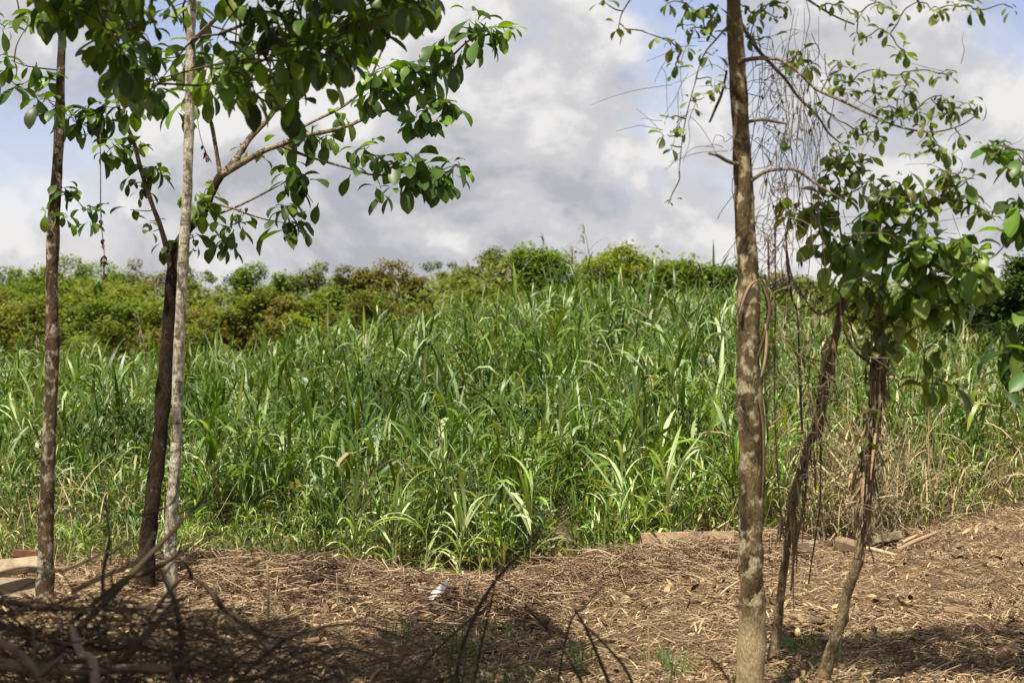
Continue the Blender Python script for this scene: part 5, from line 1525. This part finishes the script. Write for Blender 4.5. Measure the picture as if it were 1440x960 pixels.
# shoots standing up in front of the cleared soil
shoots = [
    ([(640, 1010, 13.0), (645, 930, 13.0), (668, 865, 13.0), (700, 812, 13.0), (735, 775, 13.0), (765, 735, 13.1)], [7, 6, 6, 5, 4, 2], 'tallest dark bent shoot in front of the straw, leaning right'),
    ([(662, 1000, 13.2), (675, 915, 13.2), (688, 860, 13.2), (700, 800, 13.2)], [4, 4, 3, 2], 'thin dark shoot close beside the tallest bent one'),
    ([(840, 1010, 12.8), (800, 925, 12.8), (765, 880, 12.8), (738, 850, 12.8)], [5, 5, 4, 3], 'dark shoot leaning left beneath the bend of the tallest'),
    ([(870, 1000, 12.6), (840, 920, 12.6), (822, 880, 12.6), (808, 855, 12.6)], [6, 5, 4, 3], 'dark shoot leaning left, nearest to the mottled trunk'),
    ([(900, 1010, 12.4), (885, 950, 12.4), (850, 905, 12.4), (812, 870, 12.4)], [5, 5, 4, 2], 'low crooked shoot at the bottom of the straw field'),
    ([(780, 1000, 13.4), (800, 880, 13.4), (825, 850, 13.4), (850, 820, 13.4)], [3, 3, 2.5, 1.5], 'faint thin shoot leaning right between two left-leaning ones'),
    ([(560, 1000, 12.8), (600, 930, 12.8), (650, 880, 12.8), (690, 850, 12.8)], [4, 4, 3, 2], 'low thin shoot slanting right out of the brush pile'),
    ([(1045, 1000, 13.0), (1010, 935, 13.0), (985, 925, 13.0)], [3, 3, 2], 'short dark shoot tip just left of the foot of the mottled trunk'),
]
for i, (pth, wd, lab) in enumerate(shoots):
    pts = [at(*p) for p in pth]
    foot = pts[0].copy()
    foot[2] = float(ground_h(foot[0], foot[1])) - 0.03
    if foot[2] < pts[0][2] - 0.03:
        pts = [foot] + pts
        wd = [wd[0]] + wd
    rad = [w * 0.5 * pth[0][2] / FPX for w in wd]
    root = thing('dry_shoot', pts[0], lab, 'shoot', 'dark shoots in front of the straw')
    m = MB()
    P = tube(m, pts, rad, (0.05, 0.036, 0.025), 7, 6, 0.12, 80 + i)
    m.build('stem', M_DEAD, root)
    for k in range(2):
        a = P[random.randrange(len(P) // 2, len(P) - 2)]
        q = a + np.array((random.gauss(0, .07), 0, random.uniform(.03, .12)))
        m = MB()
        tube(m, [a, (a + q) / 2 + RNG.normal(0, .01, 3), q], [rad[-1], rad[-1] * .7, 0.0015], (0.05, 0.036, 0.025), 5, 3)
        m.build('side_twig', M_DEAD, root)
mb = MB()
n = 420
bx = RNG.normal(-0.28, 0.16, n)
by = RNG.normal(13.1, 0.3, n)
k = RNG.random(n) < 0.35
bx[k] = RNG.uniform(-0.6, 2.2, int(k.sum()))
ribbons(mb, np.stack([bx, by, ground_h(bx, by) - 0.02], 1), RNG.uniform(0, 2 * PI, n), RNG.uniform(R(60), R(88), n), RNG.uniform(R(5), R(60), n), RNG.uniform(0.25, 0.85, n), 0.014, [0.8, 1, 0.7, 0.1],
        np.array([0.05, 0.085, 0.02]) * RNG.uniform(0.6, 1.4, (n, 1)))
tag(mb.build('grass_tufts', M_WEED), 'blurred dark green grass round the feet of the dry shoots', 'grass', kind='stuff')

# ------------------------------------------------------------------ wood behind the cane
OL, BR, YG, GR, DK, GY = (0.165, 0.200, 0.036), (0.170, 0.155, 0.042), (0.195, 0.250, 0.026), (0.135, 0.205, 0.028), (0.06, 0.105, 0.020), (0.150, 0.190, 0.075)


def far_tree(name, px, top, d, wpx, col, lab, group=None, shape='round', dens=1.0, low=None, leaf=0.20):
    c0 = at(px, top, d)
    gx_, gy_ = c0[0], d
    gz = float(ground_h(gx_, gy_)) - 0.1
    root = thing(name, (gx_, gy_, gz), lab, 'bush' if name == 'bush' else 'tree', group)
    H = c0[2] - gz
    Wd = wpx * 1.08 * d / FPX
    crown_low = gz + H * (0.35 if low is None else low)
    m = MB()
    lean = random.uniform(-.25, .25)
    top_pt = np.array((gx_ + lean, gy_, gz + H * 0.8))
    P = tube(m, [(gx_, gy_, gz - .1), (gx_ + lean * .3, gy_, gz + H * .3), (gx_ + lean * .8, gy_, gz + H * .55), top_pt], [0.05 * H ** .7 * 0.6, 0.035 * H ** .7 * .6, 0.02 * H ** .6, 0.015], (0.15, 0.115, 0.08), 6, 4, 0.1, 3)
    K = {'round': 18, 'flat': 13, 'thin': 11, 'bush': 12}[shape]
    blobs = []
    for k in range(K):
        a = random.uniform(0, 2 * PI)
        r = math.sqrt(random.random())
        if shape == 'flat':
            bz = crown_low + (c0[2] - crown_low) * random.uniform(0.45, 0.92)
            rr, bs_ = r * Wd * 0.5, Wd * random.uniform(.09, .17)
        elif shape == 'thin':
            bz = crown_low + (c0[2] - crown_low) * random.uniform(0.1, 0.93)
            rr, bs_ = r * Wd * 0.45, Wd * random.uniform(.10, .18)
        else:
            u_ = random.uniform(0.05, 0.86)
            bz = crown_low + (c0[2] - crown_low) * u_
            rr = r * Wd * 0.42 * math.sqrt(max(1 - (u_ * 1.05 - .25) ** 2, .15))
            bs_ = Wd * random.uniform(.10, .24)
        bc = np.array((gx_ + rr * math.cos(a), gy_ + rr * math.sin(a), bz))
        bc[2] = min(bc[2], c0[2] - bs_ * 0.7)
        blobs.append((bc, bs_))
        st = P[len(P) // 2 + random.randrange(len(P) // 2)]
        tube(m, [st, (st + bc) / 2 - (0, 0, .1), bc], [0.03, 0.02, 0.008], (0.17, 0.13, 0.09), 4, 2)
    m.build('trunk', M_TWIG, root)
    vol = sum(b_ ** 2 for _c, b_ in blobs)
    cm = MB()
    for bc, bs_ in blobs:
        n = int(max(120, 900 * dens * (bs_ / (leaf * 4)) ** 2))
        v = RNG.normal(0, 1, (n, 3))
        v /= np.linalg.norm(v, axis=1, keepdims=True)
        rr = (0.55 + 0.5 * RNG.random((n, 1)))
        lumpy = 0.75 + 0.55 * vnoise(v[:, 0] * 2.3 + bc[0] * 3, v[:, 2] * 2.3 + v[:, 1] * 1.7 + bc[2], 5)[:, None]
        p = bc + v * rr * bs_ * lumpy * (1.15, 1.15, 0.85)
        cc = np.array(col) * RNG.uniform(0.65, 1.35, (n, 1)) * random.uniform(.8, 1.2)
        s_ = leaf * RNG.uniform(0.6, 1.3, n)
        ribbons(cm, p, RNG.uniform(0, 2 * PI, n), RNG.uniform(R(-35), R(40), n), RNG.uniform(0, R(40), n), s_, s_ * 0.55, [0.35, 1.0, 0.15], cc)
    cm.build('crown', M_FAR, root)
    return root


FT = 'trees of the wood behind the cane'
far_tree('broad_tree', 100, 358, 105, 165, GR, 'broad open-crowned green tree behind the first thin trunk', FT, 'flat', 0.9)
far_tree('broad_tree', 55, 378, 108, 90, OL, 'olive open-crowned tree beyond the first thin trunk, lower than its neighbour', FT, 'flat', 0.8)
far_tree('thin_crowned_tree', 212, 364, 104, 75, BR, 'thin brownish tree with sky showing through just left of the dark forked trunk', FT, 'thin', 0.7, leaf=0.17)
far_tree('thin_crowned_tree', 180, 384, 103, 60, OL, 'small olive tree between the first two thin trunks', FT, 'thin', 0.9)
far_tree('broad_tree', 285, 368, 100, 75, GY, 'grey-green tree seen just right of the pale pole trunk', FT, 'flat', 0.9)
far_tree('round_tree', 335, 363, 112, 40, DK, 'small dark tree behind the round green one', FT, 'round', 0.9)
far_tree('round_tree', 374, 367, 100, 85, GR, 'round green tree standing between the pale pole trunk and the bend', FT, 'round', 1.1)
far_tree('thin_crowned_tree', 408, 376, 110, 40, OL, 'thin small tree right of the round green one', FT, 'thin', 0.8)
far_tree('round_tree', 485, 370, 96, 75, OL, 'olive green tree left of the brown-green one', FT, 'round', 1.1)
far_tree('round_tree', 548, 354, 94, 105, BR, 'brown-green tree with a rounded double crown, largest of the open skyline', FT, 'round', 1.2)
far_tree('round_tree', 515, 366, 95, 60, BR, 'smaller brownish tree leaning on the brown-green one', FT, 'round', 1.1)
far_tree('thin_crowned_tree', 628, 362, 106, 55, GY, 'pale airy tree in the gap right of the brown-green one', FT, 'flat', 0.8, leaf=0.17)
far_tree('round_tree', 692, 342, 98, 105, GY, 'tall airy grey-green tree, highest crown on the skyline', FT, 'flat', 1.0, leaf=0.18)
far_tree('round_tree', 672, 352, 99, 50, BR, 'brown-tinged tree against the tall airy one', FT, 'round', 0.9)
far_tree('round_tree', 738, 358, 95, 95, GY, 'low grey-green tree between the airy one and the plumes', FT, 'flat', 0.9)
far_tree('round_tree', 782, 347, 88, 110, GR, 'bright green domed tree right behind the plumes', FT, 'round', 1.2)
far_tree('round_tree', 862, 350, 90, 110, YG, 'yellow-green tree rising right of the plumes', FT, 'round', 1.2)
far_tree('round_tree', 908, 347, 92, 130, YG, 'broad yellow-green tree on the top of the ridge', FT, 'round', 1.2)
far_tree('round_tree', 955, 356, 90, 105, GR, 'green tree at the falling end of the ridge top', FT, 'round', 1.1)
far_tree('round_tree', 995, 364, 90, 100, GR, 'green tree just left of the mottled trunk on the skyline', FT, 'round', 1.1)
far_tree('round_tree', 1034, 368, 90, 95, DK, 'dark tree hidden in part by the mottled trunk', FT, 'round', 1.1)
far_tree('round_tree', 1100, 372, 92, 80, OL, 'olive tree seen through the dry vines', FT, 'round', 1.0)
far_tree('round_tree', 1150, 385, 94, 70, GR, 'green tree behind the crooked thin trunk', FT, 'round', 1.0)
far_tree('round_tree', 1215, 392, 92, 90, OL, 'olive tree behind the big drooping leaves', FT, 'round', 1.0)
far_tree('round_tree', 1290, 402, 90, 90, GR, 'low green tree behind the leaning tree', FT, 'round', 1.0)
far_tree('round_tree', 1350, 398, 72, 90, DK, 'dark green tree beyond the leaning tree', FT, 'round', 1.1)
far_tree('round_tree', 1400, 378, 70, 90, DK, 'dark tree under the reaching arms', FT, 'round', 1.1)
far_tree('round_tree', 1450, 342, 66, 110, DK, 'tall dark tree cut by the edge of the view', FT, 'round', 1.2)
far_tree('round_tree', 20, 405, 98, 110, GR, 'green tree low at the far left edge of the wood', FT, 'round', 1.1)
far_tree('round_tree', 150, 402, 97, 110, OL, 'olive tree filling the wood between the first two thin trunks', FT, 'round', 1.1)
ORD = ['first', 'second', 'third', 'fourth', 'fifth', 'sixth', 'seventh', 'eighth', 'ninth', 'tenth', 'eleventh', 'twelfth', 'thirteenth', 'fourteenth', 'fifteenth', 'sixteenth', 'seventeenth', 'eighteenth', 'nineteenth', 'twentieth']
TONE = {OL: 'olive', BR: 'brownish', YG: 'yellow-green', GR: 'green', DK: 'dark green', GY: 'grey-green'}
for i in range(18):
    c_ = random.choice((GR, OL, OL, BR, YG, GR))
    far_tree('round_tree', -30 + i * 38 + random.uniform(-8, 8), random.uniform(392, 425), random.uniform(86, 96), random.uniform(75, 105), c_,
             f'low {TONE[c_]} bushy tree of the mixed wood, {ORD[i]} from the left in its row', 'low trees of the mixed wood', 'round', 0.9, 0.1)
for i in range(20):
    c_ = random.choice((OL, GR, GR, YG, GY))
    px = -30 + i * 78 + random.uniform(-12, 12)
    far_tree('round_tree', px, random.uniform(362, 398) if px < 1060 else random.uniform(380, 402), random.uniform(112, 122), random.uniform(60, 120), c_,
             f'{TONE[c_]} tree in the hindmost row of the wood, {ORD[i]} from the left', 'hindmost trees of the wood', ('flat', 'round', 'thin')[i % 3], 0.9, 0.15)
for i in range(20):
    c_ = random.choice((OL, BR, GR, YG))
    px = -40 + i * 80 + random.uniform(-15, 15)
    far_tree('bush', px, random.uniform(430, 450) if px < 500 or px > 1080 else random.uniform(392, 420), random.uniform(80, 86), random.uniform(85, 120), c_,
             f'{TONE[c_]} scrub bush at the back edge of the cane, {ORD[i]} from the left', 'scrub bushes at the back of the cane', 'bush', 0.8, 0.0)
# the mass of the wood, which nobody could count
mb = MB()
n = 80000
px = RNG.uniform(-150, 1590, n)
d = RNG.uniform(88, 128, n)
x = (px - 720) / FPX * d
top = 3.2 + 2.2 * vnoise(x * 0.35, d * 0.25, 77)
z = ground_h(x, d) + top * RNG.random(n) ** 0.6
tone = vnoise(x * 0.3, d * 0.3, 78)[:, None]
c = np.array(OL) * (1 - tone) + np.array(GR) * tone
ribbons(mb, np.stack([x, d, z], 1), RNG.uniform(0, 2 * PI, n), RNG.uniform(R(-35), R(40), n), RNG.uniform(0, R(40), n), RNG.uniform(.2, .42, n), RNG.uniform(.12, .24, n), [0.35, 1.0, 0.15], c * RNG.uniform(.6, 1.3, (n, 1)))
tag(mb.build('undergrowth_of_wood', M_FAR), 'dense mixed green undergrowth filling the wood behind the cane', 'undergrowth', kind='stuff')
